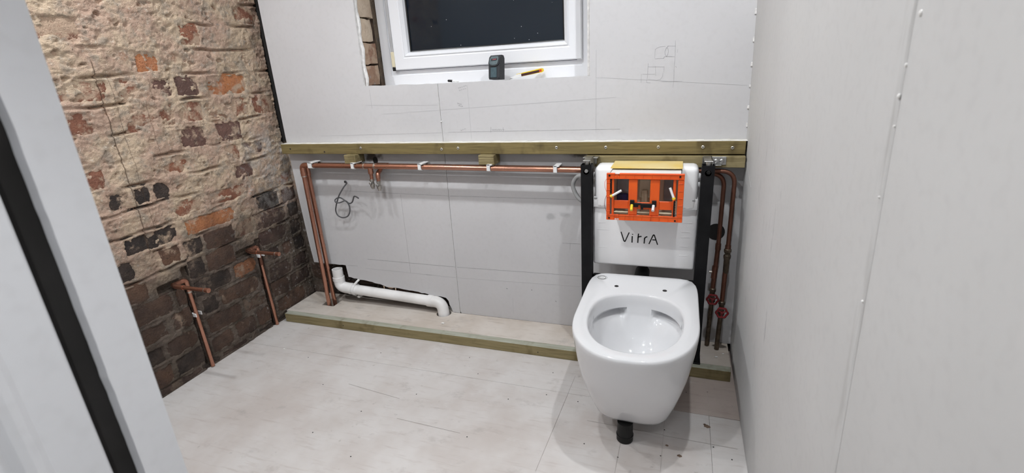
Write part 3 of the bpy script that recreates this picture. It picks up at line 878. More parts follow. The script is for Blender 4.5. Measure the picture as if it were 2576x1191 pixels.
# door lining with a rounded stop
pr = [(-0.5125, 0.10), (-0.4995, 0.10), (-0.4995, 0.160), (-0.494, 0.166), (-0.4925, 0.172), (-0.494, 0.178), (-0.4985, 0.184), (-0.4995, 0.2195), (-0.502, 0.2222), (-0.5125, 0.2222)]
d1 = MB().prism(pr, lambda x, y, z: (x, y, z), 0.0, 2.03).build('trim_1', M_BOARD_J); tag(d1, kind='structure')
# hallway side
MB().box(-1.95, -0.513, -0.02, 0.099, 0.0, CEIL).build('hall_face', M_BOARD, wf)
wh = MB().box(-2.0, 0.42, -0.95, -0.9, 0.0, CEIL).build('wall_hall', M_BOARD); tag(wh, kind='structure')

# ================================================================== RAISED STRIP AT THE BACK
PZ = 0.0455
fb = empty('floor_batten', (-1.85, 1.702, 0.0))
tag(fb, 'long grey-green treated timber batten on the floor, edging the raised strip', 'timber batten')
def bat(m, name, parent, x0, x1, y0, y1, z0, z1, b=0.0015):
    return m
ob = MB().box(0, 2.075, 0.0, 0.033, 0.0005, PZ, 0.0018).build('timber_length', M_TIMBER_G, fb)
# the front face has stayed greener: a sawn face board let in
MB().box(0.001, 2.074, -0.0006, 0.0004, 0.0015, PZ - 0.0016).build('front_face', M_TIMBER2, fb)
for (x, z) in [(1.33, 0.018), (0.35, 0.02)]:
    MB().lathe([(0.0025, 0), (0.0025, -0.0008)], (x, -0.0006, z), 'y', 8).build('nail_hole', M_DARK, fb)

pb = MB()
PYB = 1.962
# plywood strip with openings for the pipes (built round them)
h1 = (-1.722, -1.648, 1.826, 1.902); h2c = (-1.045, 1.884, 0.036)
pb.box(-1.868, h1[0], 1.7355, PYB, 0.0005, PZ - 0.001)
pb.box(h1[0], h1[1], 1.7355, h1[2], 0.0005, PZ - 0.001)
pb.box(h1[0], h1[1], h1[3], PYB, 0.0005, PZ - 0.001)
pb.box(h1[1], -1.09, 1.7355, PYB, 0.0005, PZ - 0.001)
pb.box(-1.0, 0.226, 1.7355, 1.904, 0.0005, PZ - 0.001)
# middle with round hole
cx, cy, cr = h2c
N = 20
top = []
for zz in (PZ - 0.001, 0.0005):
    ringv = [(cx + cr * math.cos(2 * math.pi * k / N), cy + cr * math.sin(2 * math.pi * k / N), zz) for k in range(N)]
    outv = []
    for k in range(N):
        a = 2 * math.pi * k / N; c_, s_ = math.cos(a), math.sin(a)
        tt = min((0.045 / abs(c_)) if abs(c_) > 1e-6 else 9, ((PYB - cy) if s_ > 0 else (cy - 1.7355)) / abs(s_) if abs(s_) > 1e-6 else 9)
        outv.append((cx + c_ * tt, cy + s_ * tt, zz))
    top.append((ringv, outv))
vv = top[0][0] + top[0][1] + top[1][0]
ff = []
for k in range(N):
    j = (k + 1) % N
    ff.append((k, j, N + j, N + k)); ff.append((k, 2 * N + k, 2 * N + j, j))
pb.add(vv, ff)
# square off the four corners of that middle panel
for sx in (-1, 1):
    pb.box(min(cx, cx + sx * 0.045), max(cx, cx + sx * 0.045), 1.7355, cy - cr - 0.012, 0.0005, PZ - 0.0012)
pbo = pb.build('platform_board', M_PLY2)
tag(pbo, 'pale dusty plywood strip forming the raised ledge behind the floor batten', 'plywood board')
# scraps of plaster
for i, (x, y, z, s_, lab) in enumerate([(0.178, 1.79, PZ, 0.005, 'small white plaster crumb on the ledge right of the toilet frame'),
                                   (0.205, 1.82, PZ, 0.0035, 'tiny white plaster crumb beside the right wall on the ledge'),
                                   (-1.005, 1.79, PZ, 0.006, 'white plaster crumb on the ledge in front of the waste pipe elbow'),
                                   (-1.66, 1.48, 0.0, 0.004, 'tiny white plaster crumb on the floor near the brick wall')]):
    bm = bmesh.new(); bmesh.ops.create_icosphere(bm, subdivisions=1, radius=s_)
    for v in bm.verts:
        v.co = Vector((v.co.x * 1.5, v.co.y, v.co.z * 0.5)) * (1 + 0.25 * mnoise.noise(v.co * 900))
    m = MB(); m.bm(bm)
    o = m.build('plaster_crumb', M_CRUMB); o.location = (x, y, z - 0.001 + s_ * 0.5); tag(o, lab, 'crumb')

# ================================================================== WALL BATTENS AND BLOCKS
wbt = empty('wall_batten', (-1.812, YB, 0.826))
tag(wbt, 'long olive treated timber batten screwed right across the back wall', 'timber batten')
MB().box(0.004, 2.028, -0.045, -0.0004, 0.0, 0.0465, 0.0015).build('timber_length', M_TIMBER, wbt)
m = MB()
for k in range(70):
    x = 0.006 + k * 0.029
    m.box(x, x + 0.0295, -0.044 + 0.003 * abs(math.sin(k * 3.1)), -0.001, 0.0463, 0.0474 + 0.0008 * math.sin(k * 1.9))
m.build('plaster_dust', M_TIMBER_TOP, wbt)
def screwhead(parent, x, z, y, r=0.006):
    s1 = MB().lathe([(r, 0.0), (r, -0.0012), (r * 0.75, -0.0022), (r * 0.3, -0.0014)], (x, y, z), 'y', 12).build('screw', M_SCREW, parent, 40)
    MB().box(x - r * 0.45, x + r * 0.45, y - 0.0025, y - 0.0015, z - r * 0.12, z + r * 0.12).build('cross_slot', M_DARK, s1)
for x, z in [(-1.359, 0.853), (-0.956, 0.847), (-0.879, 0.851), (-0.457, 0.852), (-0.266, 0.852), (-0.075, 0.852), (0.077, 0.852), (0.174, 0.849)]:
    screwhead(wbt, x + 1.812, z - 0.826, -0.045)
for x, z in [(-1.754, 0.85), (-1.56, 0.836)]:
    MB().lathe([(0.004, 0.0), (0.0035, -0.0006)], (x + 1.812, -0.045, z - 0.826), 'y', 10).build('screw_hole', M_DARK, wbt)

wb2 = empty('wall_batten', (-0.340, YB, 0.7825))
tag(wb2, 'short pale timber batten under the long one, behind the toilet frame', 'timber batten')
MB().box(0.0, 0.557, -0.065, -0.0004, 0.0, 0.0395, 0.0015).build('timber_length', M_TIMBER2, wb2)

for (x0, x1, lab) in [(-1.437, -1.378, 'ribbed timber block under the batten, above the two capped pipe tails'), (-0.780, -0.712, 'ribbed timber block under the batten, midway along the copper pipe')]:
    t = empty('timber_block', (x0, YB, 0.786))
    tag(t, lab, 'timber block', 'timber packers under the long batten')
    wd = x1 - x0
    m = MB().box(0, wd, -0.071, -0.0004, 0, 0.0395, 0.0012)
    m.build('block', M_TIMBER2, t)
    g = MB()
    for k in range(4):
        g.box(0.002, wd - 0.002, -0.0722, -0.0706, 0.0045 + k * 0.009, 0.0075 + k * 0.009, 0.0004)
    g.build('saw_ribs', M_TIMBER2, t)

# ================================================================== COPPER HEATING PIPES ON THE BACK WALL
YP1, YP2 = 1.838, 1.878
RP = 0.0112
def valve(parent, x, y, ztop, n='isolating_valve'):
    v = MB()
    v.lathe([(0.0075, 0), (0.0105, -0.001), (0.0105, -0.010), (0.0085, -0.012), (0.0085, -0.022), (0.011, -0.024), (0.011, -0.036), (0.008, -0.038), (0.006, -0.046), (0.0035, -0.047)], (x, y, ztop), 'z', 8)
    o = v.build(n, M_BRASS, parent, 30)
    MB().lathe([(0.0055, 0), (0.0055, -0.012), (0.003, -0.013)], (x, y - 0.007, ztop - 0.017), 'y', 10).build('valve_screw', M_STEEL, o)
p1 = empty('copper_pipe', (-1.684, YP1, 0.05))
tag(p1, 'front bright copper pipe along the back wall, turning down beside the bricks', 'pipe')
def rel(o, pts): return [(p[0] - o.location.x, p[1] - o.location.y, p[2] - o.location.z) for p in pts]
zl, zr_ = 0.7765, 0.769
MB().tube(rel(p1, [(-1.655, YP1, zl), (-1.0, YP1, 0.774), (-0.34, YP1, zr_), (-0.31, YP1, zr_)]), RP, 16).build('pipe_run', M_CU, p1, 60)
MB().tube(rel(p1, [(-1.684, YP1, 0.735), (-1.684, YP1, 0.4), (-1.684, YP1, 0.012)]), RP * 0.93, 16).build('pipe_drop', M_CU, p1, 60)
el = MB().tube(rel(p1, fillet([(-1.684, YP1, 0.725), (-1.684, YP1, zl), (-1.637, YP1, zl)], 0.018)), RP + 0.0018, 16).build('elbow', M_CU, p1, 60)
for a, b in [((-1.684, YP1, 0.7265), (-1.684, YP1, 0.722)), ((-1.638, YP1, zl), (-1.632, YP1, zl))]:
    MB().cyl(*rel(p1, [a, b]), RP + 0.0022, 14).build('solder_ring', M_SOLDER, el, 40)
MB().cyl(*rel(p1, [(-1.684, YP1, 0.745), (-1.684, YP1, 0.739)]), RP + 0.0025, 14).build('solder_ring', M_CU, el, 40)
tee = MB().tube(rel(p1, [(-1.337, YP1, 0.7755), (-1.283, YP1, 0.7752)]), RP + 0.0018, 16)
tee.tube(rel(p1, [(-1.309, YP1, 0.776), (-1.309, YP1, 0.742)]), RP + 0.0008, 16)
tee = tee.build('tee', M_CU, p1, 60)
for a, b in [((-1.340, YP1, 0.7755), (-1.334, YP1, 0.7755)), ((-1.287, YP1, 0.7752), (-1.278, YP1, 0.7752))]:
    MB().cyl(*rel(p1, [a, b]), RP + 0.0024, 14).build('solder_ring', M_SOLDER, tee, 40)
MB().cyl(*rel(p1, [(-1.309, YP1, 0.745), (-1.309, YP1, 0.718)]), 0.0078, 14).build('tail_pipe', M_CU, p1, 60)
valve(p1, -1.309 + 1.684, 0.0, 0.718 - 0.05)

p2 = empty('copper_pipe', (-1.684, YP2, 0.05))
tag(p2, 'rear copper pipe hugging the back wall behind the front one', 'pipe')
MB().tube(rel(p2, [(-1.665, YP2, 0.7715), (-1.0, YP2, 0.769), (-0.33, YP2, 0.764)]), RP, 16).build('pipe_run', M_CU, p2, 60)
MB().tube(rel(p2, [(-1.6935, YP2, 0.735), (-1.688, YP2, 0.4), (-1.681, YP2, 0.012)]), RP * 0.93, 16).build('pipe_drop', M_CU, p2, 60)
MB().tube(rel(p2, fillet([(-1.6935, YP2, 0.72), (-1.6935, YP2, 0.7715), (-1.645, YP2, 0.7715)], 0.018)), RP + 0.0018, 16).build('elbow', M_CU, p2, 60)
t2 = MB().tube(rel(p2, [(-1.30, YP2, 0.771), (-1.24, YP2, 0.7708)]), RP + 0.0018, 16)
t2.tube(rel(p2, fillet([(-1.283, YP2, 0.771), (-1.283, YP2, 0.752), (-1.28, YP2 - 0.03, 0.742), (-1.279, YP2 - 0.034, 0.72)], 0.012)), RP * 0.92, 14)
t2.build('tee', M_CU, p2, 60)
MB().cyl(*rel(p2, [(-1.279, YP2 - 0.034, 0.73), (-1.279, YP2 - 0.034, 0.708)]), 0.0088, 14).build('tail_pipe', M_CU, p2, 60)
valve(p2, -1.279 + 1.684, -0.034, 0.708 - 0.05)

# white stacked clips
def clip(x, z, lab, wd=0.015):
    c = empty('pipe_clip', (x, YB, z))
    tag(c, lab, 'pipe clip', 'white stacked pipe clips along the copper pipes')
    for (yc, nm) in ((YP1 - YB, 'front_clip'), (YP2 - YB, 'back_clip')):
        ri, ro = RP + 0.0006, RP + 0.0036
        pts = []
        for k in range(13):
            a = math.radians(-50 + 280 * k / 12) + math.pi
            pts.append((yc + ro * math.cos(a), ro * math.sin(a)))
        for k in range(12, -1, -1):
            a = math.radians(-50 + 280 * k / 12) + math.pi
            pts.append((yc + ri * math.cos(a), ri * math.sin(a)))
        # opening faces up: rotate so the gap is on top
        rot = [(yc + (p[1]), -(p[0] - yc)) for p in pts]
        MB().prism(rot, lambda a, b, d: (d, a, b), -wd / 2, wd / 2).build(nm, M_WPLAST, c)
    MB().box(-wd / 2, wd / 2, YP1 - YB - RP - 0.0045, YP1 - YB - RP - 0.0005, -0.010, 0.017, 0.001).build('front_tab', M_WPLAST, c)
    MB().box(-wd / 2 + 0.001, wd / 2 + 0.008, YP1 - YB - RP - 0.0045, YP2 - YB + 0.002, RP + 0.001, RP + 0.006, 0.0012).build('bridge', M_WPLAST, c)
    MB().box(-wd / 2, wd / 2, -0.0155, -0.0004, -0.011, 0.013, 0.001).build('wall_pad', M_WPLAST, c)
    return c
clip(-1.628, 0.7763, 'white pipe clip nearest the copper elbow by the brick wall', 0.022)
clip(-1.393, 0.7755, 'white pipe clip directly beneath the left timber block')
clip(-1.052, 0.7743, 'white pipe clip on the copper pipe between the two timber blocks')
clip(-0.735, 0.7732, 'white pipe clip directly beneath the right timber block')
clip(-0.456, 0.7700, 'white pipe clip nearest the black toilet frame post')

# ================================================================== CABLE
CAB = [(-1.509,1.912,0.685),(-1.5,1.895,0.690),(-1.482,1.88,0.685),(-1.496,1.87,0.666),(-1.521,1.862,0.631),(-1.539,1.862,0.599),(-1.553,1.865,0.574),(-1.562,1.868,0.551),(-1.559,1.87,0.529),(-1.543,1.872,0.517),(-1.525,1.874,0.515),(-1.503,1.875,0.523),(-1.488,1.875,0.544),(-1.484,1.875,0.57),(-1.49,1.873,0.592),(-1.498,1.870,0.602),(-1.508,1.866,0.599),(-1.527,1.860,0.593),(-1.543,1.856,0.596),(-1.549,1.860,0.606),(-1.54,1.868,0.614),(-1.525,1.873,0.614),(-1.507,1.876,0.602),(-1.495,1.880,0.59),(-1.482,1.88,0.586),(-1.466,1.878,0.594),(-1.451,1.872,0.615),(-1.44,1.866,0.626),(-1.424,1.860,0.625),(-1.408,1.852,0.621)]
cb = MB().tube(smoothpath(CAB, 4), 0.0032, 8).build('knotted_cable', M_CABLE, None, 60)
tag(cb, 'thin dark grey cable knotted in a loop, poking from the plasterboard', 'cable')

# ================================================================== WHITE WASTE PIPE
wp = empty('waste_pipe', (-1.045, 1.885, PZ))
tag(wp, 'white plastic waste pipe running low along the torn plasterboard', 'pipe')
RW = 0.0255
def W(pts): return rel(wp, pts)
YQ = 1.893
MB().tube(W([(-1.575, YQ, 0.121), (-1.3, YQ, 0.109), (-1.105, YQ - 0.002, 0.101)]), RW, 20).build('pipe', M_PVC, wp, 50)
a_ = fillet([(-1.640, YQ, 0.185), (-1.638, YQ, 0.128), (-1.560, YQ, 0.121)], 0.055, 8)
MB().tube(W(a_), RW + 0.003, 20).build('upper_elbow', M_PVC, wp, 50)
up_ = MB()
up_.lathe([(RW - 0.004, 0.06), (RW - 0.004, 0.062), (RW + 0.0012, 0.062), (RW + 0.0012, 0.02), (RW + 0.0045, 0.018), (RW + 0.0045, 0.0), (RW + 0.001, -0.004)], (-1.6405 - wp.location.x, YQ - wp.location.y, 0.165 - wp.location.z), 'z', 22, False, False)
up_.lathe([(RW - 0.004, 0.062), (RW - 0.0045, 0.02)], (-1.6405 - wp.location.x, YQ - wp.location.y, 0.165 - wp.location.z), 'z', 22, False, True)
up_.build('upstand', M_PVC, wp, 40)
b_ = fillet([(-1.125, YQ - 0.002, 0.102), (-1.052, YQ - 0.004, 0.099), (-1.0445, 1.884, 0.02)], 0.058, 8)
MB().tube(W(b_), RW + 0.0022, 20).build('lower_elbow', M_PVC, wp, 50)
MB().tube(W([(-1.128, YQ - 0.002, 0.1022), (-1.102, YQ - 0.002, 0.101)]), RW + 0.0035, 20).build('socket', M_PVC, wp, 50)
MB().tube(W([(-1.578, YQ, 0.1225), (-1.565, YQ, 0.1215)]), RW + 0.0045, 20).build('socket', M_PVC, wp, 50)
br = empty('pipe_bracket', (-1.545, 1.94, 0.05))
tag(br, 'white bracket holding the waste pipe next to its upper elbow', 'pipe bracket')
def BR(pts): return rel(br, pts)
MB().tube(BR([(-1.553, YQ, 0.120), (-1.541, YQ, 0.1195)]), RW + 0.0055, 20).build('ring', M_PVC, br, 50)
MB().tube(BR(smoothpath([(-1.545, YQ - 0.005, 0.150), (-1.532, YQ + 0.01, 0.166), (-1.525, YQ + 0.03, 0.176), (-1.523, YQ + 0.05, 0.18)], 4)), 0.006, 8).build('strap', M_PVC, br, 60)
MB().box(-1.536 + 1.545, -1.522 + 1.545, YQ - 0.01 - 1.94, 0.0, 0.078 - 0.05, 0.089 - 0.05, 0.001).build('foot_tab', M_PVC, br)

# ================================================================== TOILET FRAME WITH CISTERN
tf = empty('concealed_cistern', (-0.11, 1.745, PZ))
tag(tf, 'white toilet cistern with an orange access frame, held between black steel posts', 'cistern')
def T(pts): return rel(tf, pts)
ox, oy, oz = tf.location
def tbox(x0, x1, y0, y1, z0, z1, bev=0.0, seg=1):
    return MB().box(x0 - ox, x1 - ox, y0 - oy, y1 - oy, z0 - oz, z1 - oz, bev, seg)
PY0, PY1 = 1.725, 1.763
for (x0, x1) in ((-0.336, -0.2965), (0.0735, 0.114)):
    # hollow square tube
    po = MB()
    zt0, zt1 = PZ + 0.006, 0.811
    th = 0.002
    for zz in ():
        pass
    o8 = [(x0, PY0), (x1, PY0), (x1, PY1), (x0, PY1)]
    i8 = [(x0 + th, PY0 + th), (x1 - th, PY0 + th), (x1 - th, PY1 - th), (x0 + th, PY1 - th)]
    vv = [(x - ox, y - oy, zt0 - oz) for x, y in o8] + [(x - ox, y - oy, zt1 - oz) for x, y in o8] + [(x - ox, y - oy, zt1 - oz) for x, y in i8] + [(x - ox, y - oy, zt1 - 0.06 - oz) for x, y in i8]
    ff = [(0, 1, 2, 3)]
    for k in range(4):
        j = (k + 1) % 4
        ff += [(k, j, 4 + j, 4 + k), (4 + k, 4 + j, 8 + j, 8 + k), (8 + k, 8 + j, 12 + j, 12 + k)]
    ff.append((12, 13, 14, 15))
    po.add(vv, ff)
    post = po.build('post', M_BLACK, tf)
    xc = (x0 + x1) / 2
    MB().lathe([(0.0125, 0.0), (0.0125, -0.0006), (0.0105, -0.0006), (0.0105, 0.0004)], (xc - ox, PY0 - oy, 0.786 - oz), 'y', 20).build('hole_rim', M_BLACKPL, post)
    MB().lathe([(0.0075, 0.0), (0.0075, -0.004), (0.006, -0.006), (0.002, -0.006)], (xc - ox + 0.001, PY0 - oy, 0.789 - oz), 'y', 6).build('bolt_head', M_STEEL if x0 < 0 else M_BLACKPL, post)
    MB().cyl(*T([(xc, (PY0 + PY1) / 2, 0.79), (xc, (PY0 + PY1) / 2, 0.823)]), 0.008, 10).build('threaded_rod', M_STEEL, post, 40)
    # foot
    tbox(x0 - 0.004, x1 + 0.004, PY0 - 0.004, PY1 + 0.03, PZ, PZ + 0.006, 0.001).build('foot_plate', M_BLACK, tf)
    # bracket to the batten
    bk = MB()
    s = 1 if x0 > 0 else -1
    bk.box(xc - 0.014 - ox, xc + 0.014 - ox, PY1 - 0.03 - oy, 1.8385 - oy, 0.822 - oz, 0.825 - oz, 0.0008)
    bk.box(xc + (0.010) * 1 - ox, xc + 0.0135 - ox, PY1 - 0.02 - oy, 1.8385 - oy, 0.785 - oz, 0.825 - oz, 0.0008)
    if s > 0:
        bk.box(xc - 0.016 - ox, xc + 0.062 - ox, 1.8365 - oy, 1.8395 - oy, 0.793 - oz, 0.822 - oz, 0.0008)
        bk.box(xc + 0.012 - ox, xc + 0.046 - ox, 1.822 - oy, 1.8395 - oy, 0.7925 - oz, 0.795 - oz, 0.0006)
        bx_ = (xc + 0.028, xc + 0.047)
    else:
        bk.box(xc - 0.024 - ox, xc + 0.02 - ox, 1.8365 - oy, 1.8395 - oy, 0.793 - oz, 0.822 - oz, 0.0008)
        bk.box(xc - 0.026 - ox, xc + 0.03 - ox, 1.80 - oy, 1.8395 - oy, 0.8215 - oz, 0.824 - oz, 0.0006)
        bx_ = (xc - 0.008,)
    bko = bk.build('bracket', M_STEEL, tf)
    for bx in bx_:
        MB().lathe([(0.0078, 0.0), (0.0078, -0.004), (0.0062, -0.0055), (0.001, -0.006)], (bx - ox, 1.8365 - oy, 0.8065 - oz), 'y', 12).build('bolt', M_STEEL, bko, 40)
# cross members
tbox(-0.2965, 0.0735, 1.755, 1.772, 0.335, 0.372, 0.001).build('cross_member', M_BLACK, tf)
tbox(-0.2965, 0.0735, 1.765, 1.780, 0.10, 0.13, 0.001).build('cross_member', M_BLACK, tf)
# flush pipe elbow
MB().tube(T([(-0.115, 1.85, 0.360), (-0.115, 1.80, 0.358), (-0.115, 1.735, 0.350)]), 0.028, 16).build('flush_elbow', M_BLACKPL, tf, 50)

# tank (upper, translucent white)
tank = tbox(-0.289, 0.066, 1.738, 1.832, 0.645, 0.803, 0.018, 3).build('tank', M_TANK, tf, 40)
# moulded collar with small windows
tbox(-0.294, 0.070, 1.741, 1.826, 0.650, 0.690, 0.005, 2).build('collar', M_TANK, tank, 40)
for x0, x1 in [(-0.289, -0.278), (-0.268, -0.245), (0.022, 0.043), (0.049, 0.06)]:
    tbox(x0, x1, 1.7385, 1.742, 0.6835, 0.688, 0.0008).build('collar_slot', M_GREYPL, tank)
for x0, x1 in [(-0.268, -0.251), (0.026, 0.043)]:
    m = MB()
    for (a, b, c_, d) in [(x0, x1, 0.6785, 0.681), (x0, x1, 0.657, 0.6595), (x0, x0 + 0.003, 0.657, 0.681), (x1 - 0.003, x1, 0.657, 0.681)]:
        m.box(a - ox, b - ox, 1.7388 - oy, 1.742 - oy, c_ - oz, d - oz, 0.0006)
    m.build('collar_window', M_WPLAST, tank)
# side lugs
for xs in (-0.2925, 0.0695):
    for zc in (0.764, 0.735):
        MB().lathe([(0.011, -0.004), (0.0125, 0.0), (0.011, 0.004)], (xs - ox, 1.775 - oy, zc - oz), 'x', 14).build('side_lug', M_TANK, tank, 40)
# foam shell (lower, white polystyrene)
FYF = 1.752
shell = tbox(-0.2955, 0.0725, FYF, 1.836, 0.419, 0.652, 0.009, 3).build('foam_shell', M_FOAM, tf, 40)
for k, (x0, x1, z) in enumerate([(-0.275, -0.25, 0.587), (0.025, 0.055, 0.60), (0.022, 0.05, 0.565), (0.02, 0.052, 0.545), (0.02, 0.046, 0.51), (0.018, 0.048, 0.475), (-0.28, -0.235, 0.56), (-0.28, -0.24, 0.49)]):
    tbox(x0, x1, FYF - 0.0008, FYF + 0.001, z, z + 0.0022, 0.0003).build('moulded_rib', M_FOAM, shell)
LET = {'letter_v': [[(-0.191,0.554),(-0.18,0.520),(-0.177,0.518),(-0.175,0.520),(-0.162,0.553)]],
       'letter_i': [[(-0.150,0.539),(-0.1505,0.516)], [(-0.149,0.5475),(-0.149,0.5468)]],
       'letter_t': [[(-0.128,0.550),(-0.129,0.535),(-0.1295,0.516)], [(-0.129,0.537),(-0.126,0.5392),(-0.118,0.541)]],
       'letter_r': [[(-0.1065,0.515),(-0.1055,0.534)], [(-0.106,0.532),(-0.103,0.538),(-0.097,0.541)]],
       'letter_a': [[(-0.089,0.514),(-0.076,0.547),(-0.0735,0.5495),(-0.071,0.547),(-0.059,0.513)], [(-0.077,0.530),(-0.065,0.530)]]}
for nm, strokes in LET.items():
    m = MB()
    for s in strokes:
        m.strip([(x - ox, z - oz) for x, z in s], 0.0043 if nm not in ('letter_v', 'letter_a') else 0.0039, FYF - oy, 0.0006)
    m.build(nm, M_BLACKPL, shell)

# yellow sheet on the tank top, white shaft to the orange frame
yl = MB()
yl.box(-0.226 - ox, 0.013 - ox, 1.704 - oy, 1.828 - oy, 0.8035 - oz, 0.8075 - oz, 0.0008)
yl.build('yellow_cover', M_YELLOW, tf)
OY = 1.640            # front of the orange frame
sh = MB()
SXa, SXb, SZa, SZb = -0.222, 0.011, 0.642, 0.7985
for (a, b, c_, d) in [(SXa, SXb, SZb - 0.003, SZb), (SXa, SXb, SZa, SZa + 0.003), (SXa, SXa + 0.003, SZa, SZb), (SXb - 0.003, SXb, SZa, SZb)]:
    sh.box(a - ox, b - ox, OY + 0.008 - oy, 1.7385 - oy, c_ - oz, d - oz, 0.0006)
sh.build('inspection_shaft', M_WPLAST, tf)
# shaft back: inside of the tank seen through the opening
tbox(SXa + 0.003, SXb - 0.003, 1.722, 1.726, SZa + 0.003, SZb - 0.003).build('shaft_back', M_TANS, tf)
tbox(-0.205, -0.160, 1.712, 1.722, 0.685, 0.78, 0.003).build('inlet_valve', M_GREYPL, tf)
tbox(-0.203, -0.165, 1.70, 1.712, 0.683, 0.715, 0.003).build('blue_float', M_NAVY, tf)
tbox(-0.128, -0.088, 1.705, 1.722, 0.70, 0.768, 0.004).build('flush_valve', M_CREAM, tf)
tbox(-0.117, -0.098, 1.695, 1.706, 0.672, 0.73, 0.003).build('flush_lever', M_CREAM, tf)
tbox(-0.045, -0.012, 1.71, 1.722, 0.69, 0.775, 0.004).build('overflow', M_GREYPL, tf)

# orange access frame
OX0, OX1, OZ0, OZ1 = -0.231, 0.020, 0.635, 0.800
of = MB()
D0, D1 = OY, OY + 0.010
def ob_(x0, x1, z0, z1, y0=D0, y1=D1, bev=0.0012):
    of.box(x0 - ox, x1 - ox, y0 - oy, y1 - oy, z0 - oz, z1 - oz, bev)
ob_(OX0, -0.203, OZ1 - 0.019, OZ1); ob_(-0.188, OX1, OZ1 - 0.019, OZ1); ob_(-0.203, -0.188, OZ1 - 0.019, OZ1 - 0.008)       # top rail with notch
ob_(OX0, -0.203, OZ0, OZ0 + 0.019); ob_(-0.188, OX1, OZ0, OZ0 + 0.019); ob_(-0.203, -0.188, OZ0 + 0.006, OZ0 + 0.019)       # bottom rail with notch
ob_(OX0, -0.219, OZ0 + 0.019, OZ1 - 0.019); ob_(0.001, OX1, OZ0 + 0.019, OZ1 - 0.019)                                        # stiles
ob_(-0.2135, -0.206, OZ0 + 0.019, OZ1 - 0.019, D0 + 0.003); ob_(-0.014, -0.005, OZ0 + 0.019, OZ1 - 0.019, D0 + 0.003)        # inner stiles
ob_(-0.157, -0.128, OZ0 + 0.02, OZ1 - 0.02, D0 + 0.003); ob_(-0.0865, -0.056, OZ0 + 0.02, OZ1 - 0.02, D0 + 0.003)            # middle uprights
ob_(-0.206, -0.157, 0.676, 0.705, D0 + 0.0045); ob_(-0.128, -0.0865, 0.676, 0.700, D0 + 0.0045); ob_(-0.056, -0.014, 0.676, 0.705, D0 + 0.0045)   # lower panels
ofo = of.build('access_frame', M_ORANGE, tf)
rb_me = MB().box(-0.0006, 0.0006, -0.0015, 0, 0, 0.0165, 0.0003).mesh('rib'); rb_me.materials.append(M_ORANGE)
for k in range(9):
    for zz in (OZ1 - 0.018, OZ0 + 0.0015):
        o = obj('rib', rb_me, None, ofo); o.location = (-0.225 + k * 0.0285 - ox, D0 - oy, zz - oz)
for z in (OZ1 - 0.0035, OZ1 - 0.0185, OZ0 + 0.0015, OZ0 + 0.0175):
    m = MB().box(OX0 + 0.002 - ox, OX1 - 0.002 - ox, D0 - 0.0015 - oy, D0 - oy, z - oz, z + 0.0012 - oz)
    m.build('rib', M_ORANGE, ofo)
rb2 = MB().box(0, 0.0125, -0.0015, 0, -0.0006, 0.0006, 0.0003).mesh('rib'); rb2.materials.append(M_ORANGE)
for k in range(5):
    o = obj('rib', rb2, None, ofo); o.location = (OX0 + 0.001 - ox, D0 - oy, 0.668 + k * 0.025 - oz)
    o = obj('rib', rb2, None, ofo); o.location = (0.004 - ox, D0 - oy, 0.668 + k * 0.025 - oz)
for (x, z) in [(-0.221, 0.792), (0.006, 0.791), (-0.221, 0.6425), (-0.003, 0.641)]:
    MB().lathe([(0.0032, 0), (0.003, -0.002), (0.001, -0.0022)], (x - ox, D0 - oy, z - oz), 'y', 10).build('frame_screw', M_BLACKPL, ofo)
m = MB()
for k in range(11):
    m.box(-0.2185 - ox, -0.2135 - ox - (0.001 if k % 2 else 0), D0 + 0.001 - oy, D0 + 0.006 - oy, 0.732 + k * 0.0042 - oz, 0.7355 + k * 0.0042 - oz)
m.box(-0.218 - ox, -0.214 - ox, D0 + 0.002 - oy, D0 + 0.007 - oy, 0.73 - oz, 0.779 - oz)
m.build('left_rack', M_BLACKPL, ofo)
m = MB()
for k in range(11):
    m.box(-0.0105 - ox, -0.0045 - ox - (0.001 if k % 2 else 0), D0 - 0.0005 - oy, D0 + 0.004 - oy, 0.657 + k * 0.0046 - oz, 0.6608 + k * 0.0046 - oz)
m.box(-0.0095 - ox, -0.0055 - ox, D0 + 0.000 - oy, D0 + 0.005 - oy, 0.655 - oz, 0.71 - oz)
m.build('right_rack', M_BLACKPL, ofo)
# black rocker with two push rods
m = MB()
m.box(-0.151 - ox, -0.137 - ox, D0 - 0.003 - oy, D0 + 0.003 - oy, 0.687 - oz, 0.709 - oz, 0.0008)
m.box(-0.079 - ox, -0.065 - ox, D0 - 0.003 - oy, D0 + 0.003 - oy, 0.687 - oz, 0.709 - oz, 0.0008)
m.box(-0.140 - ox, -0.124 - ox, D0 - 0.003 - oy, D0 + 0.003 - oy, 0.685 - oz, 0.699 - oz, 0.0008)
m.box(-0.116 - ox, -0.076 - ox, D0 - 0.003 - oy, D0 + 0.003 - oy, 0.684 - oz, 0.698 - oz, 0.0008)
m.box(-0.126 - ox, -0.114 - ox, D0 - 0.003 - oy, D0 + 0.003 - oy, 0.692 - oz, 0.699 - oz, 0.0008)
m.box(-0.115 - ox, -0.107 - ox, D0 - 0.003 - oy, D0 + 0.003 - oy, 0.677 - oz, 0.686 - oz, 0.0008)
m.build('rocker', M_BLACKPL, ofo)
MB().cyl(*T([(-0.1445, D0 - 0.002, 0.692), (-0.1445, D0 - 0.02, 0.678)]), 0.0048, 12).build('push_rod', M_YELPL, ofo, 40)
MB().cyl(*T([(-0.0735, D0 - 0.002, 0.692), (-0.0745, D0 - 0.02, 0.679)]), 0.0048, 12).build('push_rod', M_WPLAST, ofo, 40)
